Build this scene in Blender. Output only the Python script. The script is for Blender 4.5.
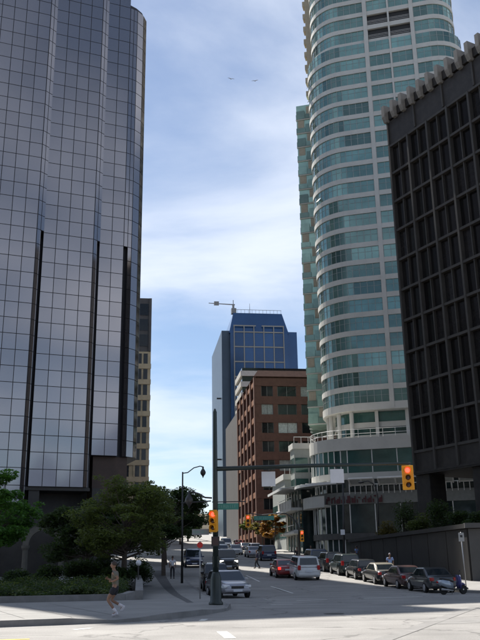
import bpy, bmesh, math, random
from mathutils import Vector, Matrix
R = math.radians
random.seed(11)
for o in list(bpy.data.objects): bpy.data.objects.remove(o)
S = bpy.context.scene
C = S.collection

# ------------------------------------------------------------------ camera
CAM_H = 1.65; F = 800.0; PITCH = math.atan(247 / F); ROLL = -0.0154
_r = Vector((1, 0, 0)); _u = Vector((0, -math.sin(PITCH), math.cos(PITCH))); _w = Vector((0, math.cos(PITCH), math.sin(PITCH)))
cr = _r * math.cos(ROLL) + _u * math.sin(ROLL); cu = -_r * math.sin(ROLL) + _u * math.cos(ROLL)
cd = bpy.data.cameras.new('camera'); cam = bpy.data.objects.new('camera', cd); C.objects.link(cam)
m4 = Matrix((cr, cu, -_w)).transposed().to_4x4(); m4.translation = (0, 0, CAM_H); cam.matrix_world = m4
cd.sensor_fit = 'VERTICAL'; cd.sensor_height = 36; cd.lens = 36 * F / 640; cd.clip_end = 60000; cd.clip_start = 0.1
S.camera = cam
S.render.resolution_x = 768; S.render.resolution_y = 1024

# ------------------------------------------------------------------ sky, sun, exposure
SUN_AZ = -30.5; SUN_EL = 54.0
world = bpy.data.worlds.new('World'); S.world = world; world.use_nodes = True
nt = world.node_tree; nt.nodes.clear()
def N(t, kind, **kw):
    n = t.nodes.new(kind)
    for k, v in kw.items():
        if k in n.inputs.keys() if hasattr(n.inputs, 'keys') else False: n.inputs[k].default_value = v
        else: setattr(n, k, v)
    return n
sky = N(nt, 'ShaderNodeTexSky', sky_type='NISHITA', sun_disc=False)
sky.sun_elevation = R(SUN_EL); sky.sun_rotation = R(SUN_AZ); sky.air_density = 1.0; sky.dust_density = 0.3; sky.ozone_density = 1.0
tc = N(nt, 'ShaderNodeTexCoord')
sx = N(nt, 'ShaderNodeSeparateXYZ'); nt.links.new(tc.outputs['Generated'], sx.inputs[0])
def wm(op, a, b=None, clamp=False):
    n = nt.nodes.new('ShaderNodeMath'); n.operation = op; n.use_clamp = clamp
    for i, q in enumerate((a, b)):
        if q is None: continue
        if isinstance(q, (int, float)): n.inputs[i].default_value = q
        else: nt.links.new(q, n.inputs[i])
    return n.outputs[0]
zz = wm('ADD', wm('MAXIMUM', sx.outputs['Z'], 0.0), 0.16)
cv = N(nt, 'ShaderNodeCombineXYZ')
nt.links.new(wm('DIVIDE', sx.outputs['X'], zz), cv.inputs[0]); nt.links.new(wm('DIVIDE', sx.outputs['Y'], zz), cv.inputs[1])
mp = N(nt, 'ShaderNodeMapping'); mp.inputs['Scale'].default_value = (0.75, 1.25, 1); mp.inputs['Rotation'].default_value = (0, 0, R(14)); mp.inputs['Location'].default_value = (3.35, 1.9, 0)
nt.links.new(cv.outputs[0], mp.inputs[0])
n1 = N(nt, 'ShaderNodeTexNoise'); n1.inputs['Scale'].default_value = 1.15; n1.inputs['Detail'].default_value = 7; n1.inputs['Roughness'].default_value = 0.52; n1.inputs['Distortion'].default_value = 0.5
nt.links.new(mp.outputs[0], n1.inputs['Vector'])
rp = N(nt, 'ShaderNodeValToRGB'); rp.color_ramp.elements[0].position = 0.39; rp.color_ramp.elements[1].position = 0.74
rp.color_ramp.elements[0].color = (0, 0, 0, 1); rp.color_ramp.elements[1].color = (1, 1, 1, 1); rp.color_ramp.interpolation = 'EASE'
nt.links.new(n1.outputs['Fac'], rp.inputs[0])
cf = wm('ADD', wm('MULTIPLY', rp.outputs[0], 0.82), 0.07, True)
mx = N(nt, 'ShaderNodeMixRGB'); nt.links.new(cf, mx.inputs[0]); tn = N(nt, 'ShaderNodeMixRGB', blend_type='MULTIPLY'); tn.inputs[0].default_value = 1; tn.inputs[2].default_value = (.96, 1.0, 1.05, 1); nt.links.new(sky.outputs[0], tn.inputs[1]); nt.links.new(tn.outputs[0], mx.inputs[1]); mx.inputs[2].default_value = (8.3, 8.9, 10.0, 1)
bg = N(nt, 'ShaderNodeBackground'); bg.inputs['Strength'].default_value = 0.066; nt.links.new(mx.outputs[0], bg.inputs[0])
wo = N(nt, 'ShaderNodeOutputWorld'); nt.links.new(bg.outputs[0], wo.inputs[0])
sd = bpy.data.lights.new('sun', 'SUN'); sd.energy = 5.0; sd.angle = R(0.53); sd.color = (1, 0.95, 0.87)
sun = bpy.data.objects.new('sun', sd); C.objects.link(sun)
sdir = Vector((math.sin(R(SUN_AZ)) * math.cos(R(SUN_EL)), math.cos(R(SUN_AZ)) * math.cos(R(SUN_EL)), math.sin(R(SUN_EL))))
sun.rotation_euler = sdir.to_track_quat('Z', 'Y').to_euler(); sun.location = (-60, 100, 200)
vs = S.view_settings; vs.view_transform = 'Standard'; vs.look = 'None'; vs.gamma = 1; vs.exposure = 0.85; vs.use_curve_mapping = False
S.cycles.max_bounces = 6; S.cycles.glossy_bounces = 4; S.cycles.diffuse_bounces = 3

# ------------------------------------------------------------------ helpers
def ray(px, py): return _w + cr * ((px - 240) / F) + cu * ((320 - py) / F)
def at(px, py, Y):                       # the world point at depth Y seen at a pixel of the 480x640 photograph
    d = ray(px, py); return d * (Y / d.y) + Vector((0, 0, CAM_H))
def gz(y):                               # street level: flat crossing, then a 5 % climb
    if y < 46: return 0.0
    if y < 62: return 0.05 * (y - 46) ** 2 / 32
    if y < 380: return 0.4 + 0.05 * (y - 62)
    return 16.3
def slope(y): return 0.0 if y < 46 else (0.05 * (y - 46) / 16 if y < 62 else 0.05)

_m = {}
def M(name, col=None, rough=0.6, metal=0.0, var=0.12, scale=2.0, bump=0.0, bscale=30.0, rnd=0.0, emit=0.0, spec=0.5, coat=0.0, trans=0.0, coords='Object'):
    if name in _m: return _m[name]
    m = bpy.data.materials.new(name); m.use_nodes = True; t = m.node_tree
    b = t.nodes['Principled BSDF']; b.inputs['Roughness'].default_value = rough; b.inputs['Metallic'].default_value = metal
    b.inputs['Specular IOR Level'].default_value = spec; b.inputs['Coat Weight'].default_value = coat; b.inputs['Transmission Weight'].default_value = trans
    tcn = t.nodes.new('ShaderNodeTexCoord')
    if coords == 'World':
        g = t.nodes.new('ShaderNodeNewGeometry'); vec = g.outputs['Position']
    else: vec = tcn.outputs['Object']
    no = t.nodes.new('ShaderNodeTexNoise'); no.inputs['Scale'].default_value = scale; no.inputs['Detail'].default_value = 6; no.inputs['Roughness'].default_value = 0.62
    t.links.new(vec, no.inputs['Vector'])
    mr = t.nodes.new('ShaderNodeMapRange'); mr.inputs[1].default_value = 0.3; mr.inputs[2].default_value = 0.7; mr.inputs[3].default_value = 1 - var; mr.inputs[4].default_value = 1 + var
    t.links.new(no.outputs['Fac'], mr.inputs[0]); out = mr.outputs[0]
    if rnd:
        oi = t.nodes.new('ShaderNodeObjectInfo'); m2 = t.nodes.new('ShaderNodeMapRange'); m2.inputs[3].default_value = 1 - rnd; m2.inputs[4].default_value = 1 + rnd
        t.links.new(oi.outputs['Random'], m2.inputs[0]); mm = t.nodes.new('ShaderNodeMath'); mm.operation = 'MULTIPLY'
        t.links.new(out, mm.inputs[0]); t.links.new(m2.outputs[0], mm.inputs[1]); out = mm.outputs[0]
    vm = t.nodes.new('ShaderNodeVectorMath'); vm.operation = 'SCALE'; vm.inputs[0].default_value = col
    t.links.new(out, vm.inputs['Scale']); t.links.new(vm.outputs[0], b.inputs['Base Color'])
    if bump:
        n2 = t.nodes.new('ShaderNodeTexNoise'); n2.inputs['Scale'].default_value = bscale; n2.inputs['Detail'].default_value = 5; t.links.new(vec, n2.inputs['Vector'])
        bp = t.nodes.new('ShaderNodeBump'); bp.inputs['Strength'].default_value = bump; bp.inputs['Distance'].default_value = 0.03
        t.links.new(n2.outputs['Fac'], bp.inputs['Height']); t.links.new(bp.outputs[0], b.inputs['Normal'])
    if emit:
        b.inputs['Emission Color'].default_value = (*col, 1); b.inputs['Emission Strength'].default_value = emit
    _m[name] = m; return m

class MB:
    def __init__(s): s.v = []; s.f = []
    def add(s, vs, fs):
        n = len(s.v); s.v += [tuple(q) for q in vs]; s.f += [tuple(i + n for i in q) for q in fs]; return s
    def box(s, x0, x1, y0, y1, z0, z1):
        return s.add([(x0, y0, z0), (x1, y0, z0), (x1, y1, z0), (x0, y1, z0), (x0, y0, z1), (x1, y0, z1), (x1, y1, z1), (x0, y1, z1)],
                     [(0, 3, 2, 1), (4, 5, 6, 7), (0, 1, 5, 4), (1, 2, 6, 5), (2, 3, 7, 6), (3, 0, 4, 7)])
    def seg(s, p0, p1, thick, z0, z1, out=0.0):        # wall slab along a plan segment; front face offset 'out' to the right of p0->p1
        p0 = Vector(p0); p1 = Vector(p1); d = (p1 - p0).normalized(); n = Vector((d.y, -d.x))
        a, b = p0 + n * out, p1 + n * out; c, e = b - n * thick, a - n * thick
        return s.prism([a, b, c, e], z0, z1)
    def prism(s, poly, z0, z1):
        n = len(poly); vs = [(q[0], q[1], z0) for q in poly] + [(q[0], q[1], z1) for q in poly]
        return s.add(vs, [tuple(range(n - 1, -1, -1)), tuple(range(n, 2 * n))] + [(i, (i + 1) % n, n + (i + 1) % n, n + i) for i in range(n)])
    def loft(s, rings, cap=True, closed=True):
        n = len(rings[0]); vs = [p for r in rings for p in r]; fs = []
        for k in range(len(rings) - 1):
            for i in range(n if closed else n - 1):
                j = (i + 1) % n; fs.append((k * n + i, k * n + j, (k + 1) * n + j, (k + 1) * n + i))
        if cap: fs.append(tuple(range(n - 1, -1, -1))); fs.append(tuple((len(rings) - 1) * n + i for i in range(n)))
        return s.add(vs, fs)
    def tube(s, pts, rad, n=8):
        pts = [Vector(p) for p in pts]; rad = rad if isinstance(rad, (list, tuple)) else [rad] * len(pts); rings = []
        for i, p in enumerate(pts):
            d = (pts[min(i + 1, len(pts) - 1)] - pts[max(i - 1, 0)]).normalized()
            a = d.cross(Vector((0, 0, 1)) if abs(d.z) < .9 else Vector((1, 0, 0))).normalized(); b = a.cross(d)
            rings.append([p + (a * math.cos(2 * math.pi * k / n) - b * math.sin(2 * math.pi * k / n)) * rad[i] for k in range(n)])
        return s.loft(rings)
    def lathe(s, prof, n=12, c=(0, 0, 0), axis='z'):
        rings = []
        for r, z in prof:
            ring = []
            for k in range(n):
                a = 2 * math.pi * k / n; x, y = r * math.cos(a), r * math.sin(a)
                q = {'z': (x, y, z), 'x': (z, x, y), 'y': (y, z, x)}[axis]; ring.append((q[0] + c[0], q[1] + c[1], q[2] + c[2]))
            rings.append(ring)
        return s.loft(rings)
    def ell(s, c, r, nu=10, nv=7):
        rings = []
        for j in range(nv):
            t = math.pi * (0.04 + 0.92 * j / (nv - 1)) - math.pi / 2
            rings.append([(c[0] + r[0] * math.cos(t) * math.cos(2 * math.pi * k / nu), c[1] + r[1] * math.cos(t) * math.sin(2 * math.pi * k / nu), c[2] + r[2] * math.sin(t)) for k in range(nu)])
        return s.loft(rings)
    def mesh(s, name, mat, smooth=False):
        me = bpy.data.meshes.new(name); me.from_pydata(s.v, [], s.f); me.validate(); me.materials.append(mat)
        if smooth: me.polygons.foreach_set('use_smooth', [True] * len(me.polygons))
        return me
    def build(s, name, mat, parent=None, smooth=False, kind=None):
        return link(name, s.mesh(name, mat, smooth), parent, kind=kind)
def link(name, me, parent=None, loc=None, rot=None, kind=None):
    o = bpy.data.objects.new(name, me); C.objects.link(o)
    if parent: o.parent = parent
    if loc is not None: o.location = loc
    if rot is not None: o.rotation_euler = rot
    if kind: o['kind'] = kind
    return o
def tag(o, label, cat, group=None, kind=None):
    o['label'] = label
    if cat: o['category'] = cat
    if group: o['group'] = group
    if kind: o['kind'] = kind
    return o
def thing(name, label, cat, loc=(0, 0, 0), rz=0.0, group=None, pitch=0.0):
    o = bpy.data.objects.new(name, None); C.objects.link(o); o.empty_display_size = 0.2
    o.location = loc; o.rotation_euler = (pitch, 0, rz); return tag(o, label, cat, group)
def bevel(mb, w, seg=2, ang=25):
    me = bpy.data.meshes.new('t'); me.from_pydata(mb.v, [], mb.f); b = bmesh.new(); b.from_mesh(me)
    es = [e for e in b.edges if len(e.link_faces) == 2 and e.calc_face_angle(0) > R(ang)]
    bmesh.ops.bevel(b, geom=es, offset=w, segments=seg, affect='EDGES', profile=.6); b.to_mesh(me); b.free()
    o = MB(); o.add([v.co for v in me.vertices], [tuple(p.vertices) for p in me.polygons]); bpy.data.meshes.remove(me); return o
def boxmesh(cache={}, **k): pass

# ------------------------------------------------------------------ materials
ASPH = M('asphalt', (0.265, 0.254, 0.24), 0.85, var=0.18, scale=0.35, bump=0.5, bscale=60, coords='World')
def weather(m):        # fine aggregate, tyre-polished drift and hairline cracks
    t = m.node_tree; b = t.nodes['Principled BSDF']; src = b.inputs['Base Color'].links[0].from_socket; g = t.nodes.new('ShaderNodeNewGeometry')
    sp = t.nodes.new('ShaderNodeTexNoise'); sp.inputs['Scale'].default_value = 22; sp.inputs['Detail'].default_value = 3; t.links.new(g.outputs['Position'], sp.inputs['Vector'])
    dn = t.nodes.new('ShaderNodeTexNoise'); dn.inputs['Scale'].default_value = .9; dn.inputs['Detail'].default_value = 4; t.links.new(g.outputs['Position'], dn.inputs['Vector'])
    av = t.nodes.new('ShaderNodeVectorMath'); av.operation = 'MULTIPLY_ADD'; av.inputs[1].default_value = (1.2, 1.2, 1.2); t.links.new(dn.outputs['Color'], av.inputs[0]); t.links.new(g.outputs['Position'], av.inputs[2])
    vo = t.nodes.new('ShaderNodeTexVoronoi'); vo.feature = 'DISTANCE_TO_EDGE'; vo.inputs['Scale'].default_value = .16; t.links.new(av.outputs[0], vo.inputs['Vector'])
    m1 = t.nodes.new('ShaderNodeMapRange'); m1.inputs[1].default_value = .002; m1.inputs[2].default_value = .010; m1.inputs[3].default_value = .62; m1.inputs[4].default_value = 1; t.links.new(vo.outputs['Distance'], m1.inputs[0])
    m2 = t.nodes.new('ShaderNodeMapRange'); m2.inputs[1].default_value = .3; m2.inputs[2].default_value = .7; m2.inputs[3].default_value = .86; m2.inputs[4].default_value = 1.12; t.links.new(sp.outputs['Fac'], m2.inputs[0])
    st = t.nodes.new('ShaderNodeTexNoise'); st.inputs['Scale'].default_value = 1; st.inputs['Detail'].default_value = 4; mpp = t.nodes.new('ShaderNodeMapping'); mpp.inputs['Rotation'].default_value = (0, 0, R(-24)); mpp.inputs['Scale'].default_value = (.06, .8, 1); t.links.new(g.outputs['Position'], mpp.inputs[0]); t.links.new(mpp.outputs[0], st.inputs['Vector'])
    m3 = t.nodes.new('ShaderNodeMapRange'); m3.inputs[1].default_value = .35; m3.inputs[2].default_value = .65; m3.inputs[3].default_value = .88; m3.inputs[4].default_value = 1.06; t.links.new(st.outputs['Fac'], m3.inputs[0])
    k1 = t.nodes.new('ShaderNodeMath'); k1.operation = 'MULTIPLY'; t.links.new(m1.outputs[0], k1.inputs[0]); t.links.new(m2.outputs[0], k1.inputs[1])
    k2 = t.nodes.new('ShaderNodeMath'); k2.operation = 'MULTIPLY'; t.links.new(k1.outputs[0], k2.inputs[0]); t.links.new(m3.outputs[0], k2.inputs[1])
    sc = t.nodes.new('ShaderNodeVectorMath'); sc.operation = 'SCALE'; t.links.new(src, sc.inputs[0]); t.links.new(k2.outputs[0], sc.inputs['Scale']); t.links.new(sc.outputs[0], b.inputs['Base Color'])
weather(ASPH)
CONC = M('sidewalk_concrete', (0.25, 0.243, 0.231), 0.85, var=0.14, scale=0.5, bump=0.3, bscale=50, coords='World')
KERB = M('kerb_concrete', (0.20, 0.195, 0.19), 0.85, var=0.2, scale=1.5, coords='World')
GRND = M('ground_earth', (0.12, 0.12, 0.11), 0.95, var=0.2, scale=0.02, coords='World')
LINE = M('road_paint', (0.62, 0.61, 0.58), 0.8, var=0.3, scale=6, coords='World')
YLINE = M('road_paint_yellow', (0.6, 0.42, 0.08), 0.8, var=0.3, scale=6, coords='World')
MIR = M('mirror_glass', (0.295, 0.278, 0.285), 0.075, 0.92, var=0.04, scale=0.08, rnd=0.05)
MFRAME = M('tower_frame_dark', (0.025, 0.025, 0.03), 0.5, var=0.2)
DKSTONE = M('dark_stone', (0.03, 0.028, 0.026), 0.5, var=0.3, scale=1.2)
BROWNP = M('brown_panel', (0.07, 0.045, 0.035), 0.6, var=0.25, scale=0.8)
BLK = M('black_granite', (0.043, 0.039, 0.035), 0.65, var=0.18, scale=1.0, bump=0.1)
BLKW = M('black_glass', (0.012, 0.011, 0.011), 0.12, var=0.3, rnd=0.4, spec=0.35)
BLKP = M('dark_brown_panel', (0.02, 0.0165, 0.0145), 0.6, var=0.5, scale=1.4)
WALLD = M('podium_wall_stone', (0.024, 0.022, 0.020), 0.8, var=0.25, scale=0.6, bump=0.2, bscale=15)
WALLG = M('wall_stone_skylit', (0.075, 0.073, 0.07), 0.85, var=0.15, scale=0.7, bump=0.2, bscale=15)  # lighter copy of the terrace stone: skylight on its end painted in
SLAB = M('white_spandrel', (0.56, 0.55, 0.51), 0.7, var=0.08, scale=0.4)
GRN = M('green_glass', (0.15, 0.265, 0.245), 0.08, 0.4, var=0.22, scale=0.25, rnd=0.42, spec=0.7)
GRN2 = M('green_balcony_glass', (0.27, 0.41, 0.35), 0.1, 0.2, var=0.2, scale=0.5, rnd=0.5)
BEIGE = M('beige_concrete', (0.42, 0.37, 0.28), 0.8, var=0.1)
WMET = M('white_metal', (0.7, 0.7, 0.68), 0.45, var=0.08)
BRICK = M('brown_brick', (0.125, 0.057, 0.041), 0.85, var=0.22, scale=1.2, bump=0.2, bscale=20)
BRICK_SUN = M('sunlit_brick', (0.24, 0.10, 0.048), 0.85, var=0.2, scale=1.2)  # brown brick turned orange: sunlight on the side ledges put into the colour
DGLASS = M('dark_window_glass', (0.02, 0.022, 0.024), 0.1, var=0.3, rnd=0.5, spec=0.4)
BLIND = M('window_blind', (0.4, 0.4, 0.38), 0.6, var=0.3, scale=3, rnd=0.3)
BLUE = M('blue_glass', (0.022, 0.07, 0.17), 0.15, 0.3, var=0.15, scale=0.1, rnd=0.25, spec=0.7)
BLUE2 = M('pale_blue_glass', (0.05, 0.078, 0.115), 0.4, 0.1, var=0.15, scale=0.1)
GOLD = M('pale_gold_frame', (0.30, 0.29, 0.26), 0.5, var=0.1)
GREYW = M('grey_render_wall', (0.10, 0.10, 0.106), 0.85, var=0.08, scale=0.2)
CREAM = M('cream_stone', (0.62, 0.52, 0.36), 0.8, var=0.15, scale=0.6)
GREYB = M('grey_stone_upper', (0.13, 0.125, 0.13), 0.8, var=0.15, scale=0.6)
STONE = M('arcade_stone', (0.11, 0.105, 0.09), 0.85, var=0.2, scale=1.5, bump=0.3, bscale=12)
SOIL = M('soil', (0.04, 0.03, 0.02), 0.95, var=0.3, scale=3)
BARK = M('bark', (0.07, 0.055, 0.045), 0.9, var=0.3, scale=6, bump=0.5, bscale=18)
POLEG = M('dark_green_paint', (0.014, 0.024, 0.021), 0.4, var=0.2)
BLACKM = M('black_metal', (0.02, 0.02, 0.021), 0.4, var=0.2)
GALV = M('galvanised_steel', (0.35, 0.35, 0.35), 0.45, 0.6, var=0.15, scale=5)
YEL = M('signal_yellow', (0.75, 0.33, 0.01), 0.45, var=0.1)
REDL = M('lit_red_lens', (1.0, 0.05, 0.03), 0.3, emit=2.6, var=0)
DLENS = M('dark_lens', (0.05, 0.02, 0.015), 0.2, var=0.1)
WHS = M('white_sign', (0.62, 0.63, 0.66), 0.5, var=0.06)
TEAL = M('teal_sign', (0.04, 0.20, 0.16), 0.5, var=0.1)
REDS = M('red_sign', (0.6, 0.03, 0.02), 0.5, var=0.1)
DRED = M('dark_red_letters', (.075, .010, .014), 0.5, var=0.15)
TYRE = M('tyre_rubber', (0.015, 0.015, 0.015), 0.85, var=0.2)
RIM = M('alloy_rim', (0.45, 0.45, 0.46), 0.35, 0.7, var=0.1)
CGLASS = M('car_glass', (0.015, 0.02, 0.024), 0.04, var=0.1, spec=0.8)
HEADL = M('headlight', (0.75, 0.76, 0.78), 0.12, var=0.05)
TAIL = M('tail_light', (0.35, 0.01, 0.01), 0.2, var=0.05)
BRAKE = M('lit_brake_light', (1.0, 0.03, 0.02), 0.3, emit=1.2, var=0)
PLATE = M('number_plate', (0.6, 0.62, 0.66), 0.5, var=0.05)
TRIM = M('black_trim', (0.02, 0.02, 0.02), 0.6, var=0.1)

# ================================================================== THE SETTING
def street_x(y, x0): return x0 - 0.1317 * (y - 36)              # lines parallel to the climbing street
YS = [-140, -60, 0, 20, 30, 40, 44] + [46 + 2 * i for i in range(9)] + [70 + 10 * i for i in range(32)] + [380, 420, 600, 1500]
def sheet(name, x0, x1, ys, dz, mat, parent=None, nx=1, kind='structure'):
    mb = MB(); rows = [[((x0(y) if callable(x0) else x0) * (1 - i / nx) + (x1(y) if callable(x1) else x1) * i / nx, y, gz(y) + dz) for i in range(nx + 1)] for y in ys]
    for k in range(len(rows) - 1):
        for i in range(nx): mb.add([rows[k][i], rows[k][i + 1], rows[k + 1][i + 1], rows[k + 1][i]], [(0, 1, 2, 3)])
    o = mb.build(name, mat, parent)
    if kind and not parent: o['kind'] = kind
    return o
gys = [-9000, -3000, -600] + YS + [4000, 12000]
tag(sheet('ground', -12000, 12000, gys, -0.06, GRND), 'wide ground under the city reaching the horizon', None)
tag(sheet('road', -400, 400, YS[:-1], 0.0, ASPH), 'grey asphalt of the crossing and the climbing street', None)

# left pavement: its kerb runs along the cross street, rounds the corner and follows the street
KL = [(-95, -12.0), (-62, 2.7), (-35, 14.6), (-20, 21.2), (-13.0, 24.2), (-7.5, 26.0), (-5.5, 26.75), (-4.2, 27.3), (-3.4, 27.8), (-2.75, 28.5), (-2.1, 29.6), (-1.55, 30.9), (-1.05, 32.3), (-0.7, 33.8), (-0.58, 35.5)]
KL += [(street_x(y, -0.6), y) for y in [37, 40, 43, 46, 48, 50, 52, 54, 56, 58, 60, 62] + [70 + 10 * i for i in range(31)]]
def drop_left(p):        # dropped kerb for the crossing
    d = min(abs(p[0] + 3.9) / 0.9, 1.0) if p[1] < 28.4 else 1.0
    e = min(math.hypot(p[0] + 0.85, p[1] - 33.2) / 1.6, 1.0)
    return 0.03 + 0.16 * min(d, e)
def pavement(name, K, xfar, label, side, drop):
    mb = MB(); kb = MB(); rows = []
    for i, p in enumerate(K):
        z = gz(p[1]); h = drop(p)
        a = Vector(K[max(i - 1, 0)]); b = Vector(K[min(i + 1, len(K) - 1)]); d = (b - a).normalized(); n = Vector((-d.y, d.x)) * side
        inner = Vector(p) + n * 1.6; k = Vector(p) + n * 0.16
        rows.append(((xfar, p[1] + (inner.y - p[1]), gz(inner.y) + 0.15), (inner.x, inner.y, gz(inner.y) + 0.15), (k.x, k.y, gz(k.y) + h), (p[0], p[1], z + h), (p[0] - n.x * 0.02, p[1] - n.y * 0.02, z - 0.05)))
    for q, r in zip(rows, rows[1:]):
        for i in (0, 1): mb.add([q[i], q[i + 1], r[i + 1], r[i]], [(0, 1, 2, 3) if side > 0 else (3, 2, 1, 0)])
        for i in (2, 3):
            u = [list(q[i]), list(q[i + 1]), list(r[i + 1]), list(r[i])]
            if i == 2:
                for w in u: w[2] += 0.004
            else: u[0][2] += .004; u[3][2] += .004
            kb.add(u, [(0, 1, 2, 3) if side > 0 else (3, 2, 1, 0)])
    o = mb.build(name, CONC); o['kind'] = 'structure'; tag(o, label, None)
    kb.build('kerb', KERB, o); return o
pl = pavement('pavement_left', KL, -120, 'pale concrete pavement round the corner below the mirror tower', 1, drop_left)
# paving joints on the corner: thin dark grooves
jm = MB()
for i in range(26):
    t = i * 1.5; p = Vector((-4.2 - t * 0.914, 27.9 - t * 0.407 + 0.5)); q = p + Vector((-0.407, 0.914)) * 12
    jm.add([(p.x, p.y, .156), (p.x + .03, p.y, .156), (q.x + .03, q.y, .156), (q.x, q.y, .156)], [(0, 1, 2, 3)])
for i in range(1, 8):
    p = Vector((-3.6, 28.4)) + Vector((-0.407, 0.914)) * (i * 1.5 - 0.6); q = p + Vector((-0.914, -0.407)) * 40
    jm.add([(p.x, p.y, .157), (p.x, p.y + .03, .157), (q.x, q.y + .03, .157), (q.x, q.y, .157)], [(3, 2, 1, 0)])
jm.build('paving_joint', M('joint_dark', (0.16, 0.155, 0.15), 0.9, var=.2), pl, kind='stuff')
# darker sett band that follows the street kerb
sheet('sett_band', lambda y: street_x(y, -2.3) - max(0, (y - 40)) * .02, lambda y: street_x(y, -0.85), [38, 42, 44, 46, 48, 50, 52, 54, 56, 58, 60, 62, 70, 80], 0.156, M('dark_setts', (0.10, 0.098, 0.098), 0.9, var=.3, scale=5, coords='World'), pl)

# right pavement
KR = [(95, 62), (60, 56.5), (40, 53.2), (30, 51.2), (24, 49.6), (20, 48.4), (17.5, 47.7), (15.6, 47.4), (14.4, 47.6), (13.5, 48.2), (12.95, 49.2)]
KRs = [(14.6 - 0.1317 * (y - 36), y) for y in [51, 54, 56, 58, 60, 62, 66] + [70 + 10 * i for i in range(31)]]
mbR = MB(); kbR = MB()
prow = [(14.4, 47.62), (13.5, 48.2), (12.95, 49.2)] + KRs
for (x0, y0), (x1, y1) in zip(prow, prow[1:]):
    mbR.add([(x0 + .16, y0, gz(y0) + .15), (120, y0, gz(y0) + .15), (120, y1, gz(y1) + .15), (x1 + .16, y1, gz(y1) + .15)], [(0, 1, 2, 3)])
    kbR.add([(x0, y0, gz(y0) - .05), (x0, y0, gz(y0) + .154), (x0 + .16, y0, gz(y0) + .154), (x1, y1, gz(y1) - .05), (x1, y1, gz(y1) + .154), (x1 + .16, y1, gz(y1) + .154)], [(0, 1, 4, 3), (1, 2, 5, 4)])
kbR.box(14.4, 120, 47.45, 47.62, -.05, .154)
pr = mbR.build('pavement_right', CONC); tag(pr, 'concrete pavement beside the parked cars and dark podium wall', None, kind='structure'); kbR.build('kerb', KERB, pr)

# paint on the road
def paint(name, pts, mat=LINE, z=0.006):
    o = MB().add([(p[0], p[1], gz(p[1]) + z) for p in pts], [tuple(range(len(pts)))]).build(name, mat); return o
def dash(name, label, a, b, w, mat=LINE):
    a = Vector(a); b = Vector(b); n = (b - a).normalized(); n = Vector((n.y, -n.x)) * w / 2
    o = paint(name, [a - n, a + n, b + n, b - n] if True else None, mat); o['kind'] = 'structure'; tag(o, label, None); return o
for i, (a, b, w, mt) in enumerate([((-.35, 20.8), (-.62, 23.0), .28, LINE), ((-1.40, 27.6), (-1.32, 28.5), .22, LINE), ((-4.9, 24.5), (-4.5, 25.1), .22, LINE),
                     ((-6.6, 21.2), (-5.4, 21.5), .25, YLINE), ((4.2, 43.0), (2.6, 42.4), .22, LINE), ((9.5, 45.2), (6.2, 44.0), .22, LINE), ((2.2, 38.6), (1.2, 38.2), .18, LINE),
                     ((3.0, 52.0), (1.9, 60.0), .14, LINE), ((1.2, 65), (.2, 73), .14, LINE)]):
    dash('lane_marking', ['worn white lane dash in the sunlit foreground', 'small white paint patch below the dropped kerb', 'short white paint patch beside the kerb', 'yellow curved line end near the kerb', 'white paint bar across the shaded crossing', 'white stop bar before the parked cars', 'faint white paint patch in the crossing', 'white lane dash between the traffic lanes', 'farther white lane dash between the traffic lanes'][i], a, b, w, mt)
# manhole and patch repairs
mh = MB().lathe([(0.0, .004), (.36, .004), (.36, .010), (.30, .012), (0, .012)], 20, (3.2, 30.5, 0)).build('manhole_cover', M('cast_iron', (.06, .058, .055), .6, .4, var=.3, scale=20)); tag(mh, 'round iron manhole cover in the sunlit asphalt', None, kind='structure')
for i, pts in enumerate([[(5.5, 24.5), (9.5, 25.4), (9.2, 27.2), (5.2, 26.4)], [(-.8, 40), (1.4, 40.2), (.9, 46.5), (-1.2, 46.3)], [(2.6, 19.0), (3.1, 19.0), (9.5, 34), (9.1, 34.1)]]):
    o = paint('asphalt_patch', pts, z=.004 + .002 * i, mat=M('asphalt_patch', (.228, .22, .21), .88, var=.2, scale=1.2, bump=.4, bscale=60, coords='World')); tag(o, ['rectangular darker asphalt repair in the foreground', 'dark asphalt repair beside the signal pole', 'long narrow sealed trench across the asphalt'][i], None, kind='structure')

# mountains across the water behind the photographer (the mirror tower reflects them)
hm = MB(); hp = []
for i in range(81):
    a = math.pi * (1.08 + 0.84 * i / 80); d = 9000
    h = 640 + 260 * math.sin(i * .55) + 170 * math.sin(i * 1.37 + 1) + 110 * math.sin(i * 2.9 + 2) + random.uniform(-60, 60)
    hp.append([(d * math.cos(a), d * math.sin(a), -5), (d * 1.12 * math.cos(a), d * 1.12 * math.sin(a), h * .45), (d * 1.3 * math.cos(a), d * 1.3 * math.sin(a), max(h, 200) * 2.5)])
for p, q in zip(hp, hp[1:]):
    for j in (0, 1): hm.add([p[j], q[j], q[j + 1], p[j + 1]], [(0, 1, 2, 3)])
tag(hm.build('hills', M('mountain_blue', (.10, .13, .19), .95, var=.3, scale=.002)), 'blue mountains across the water', None, kind='structure')

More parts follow.
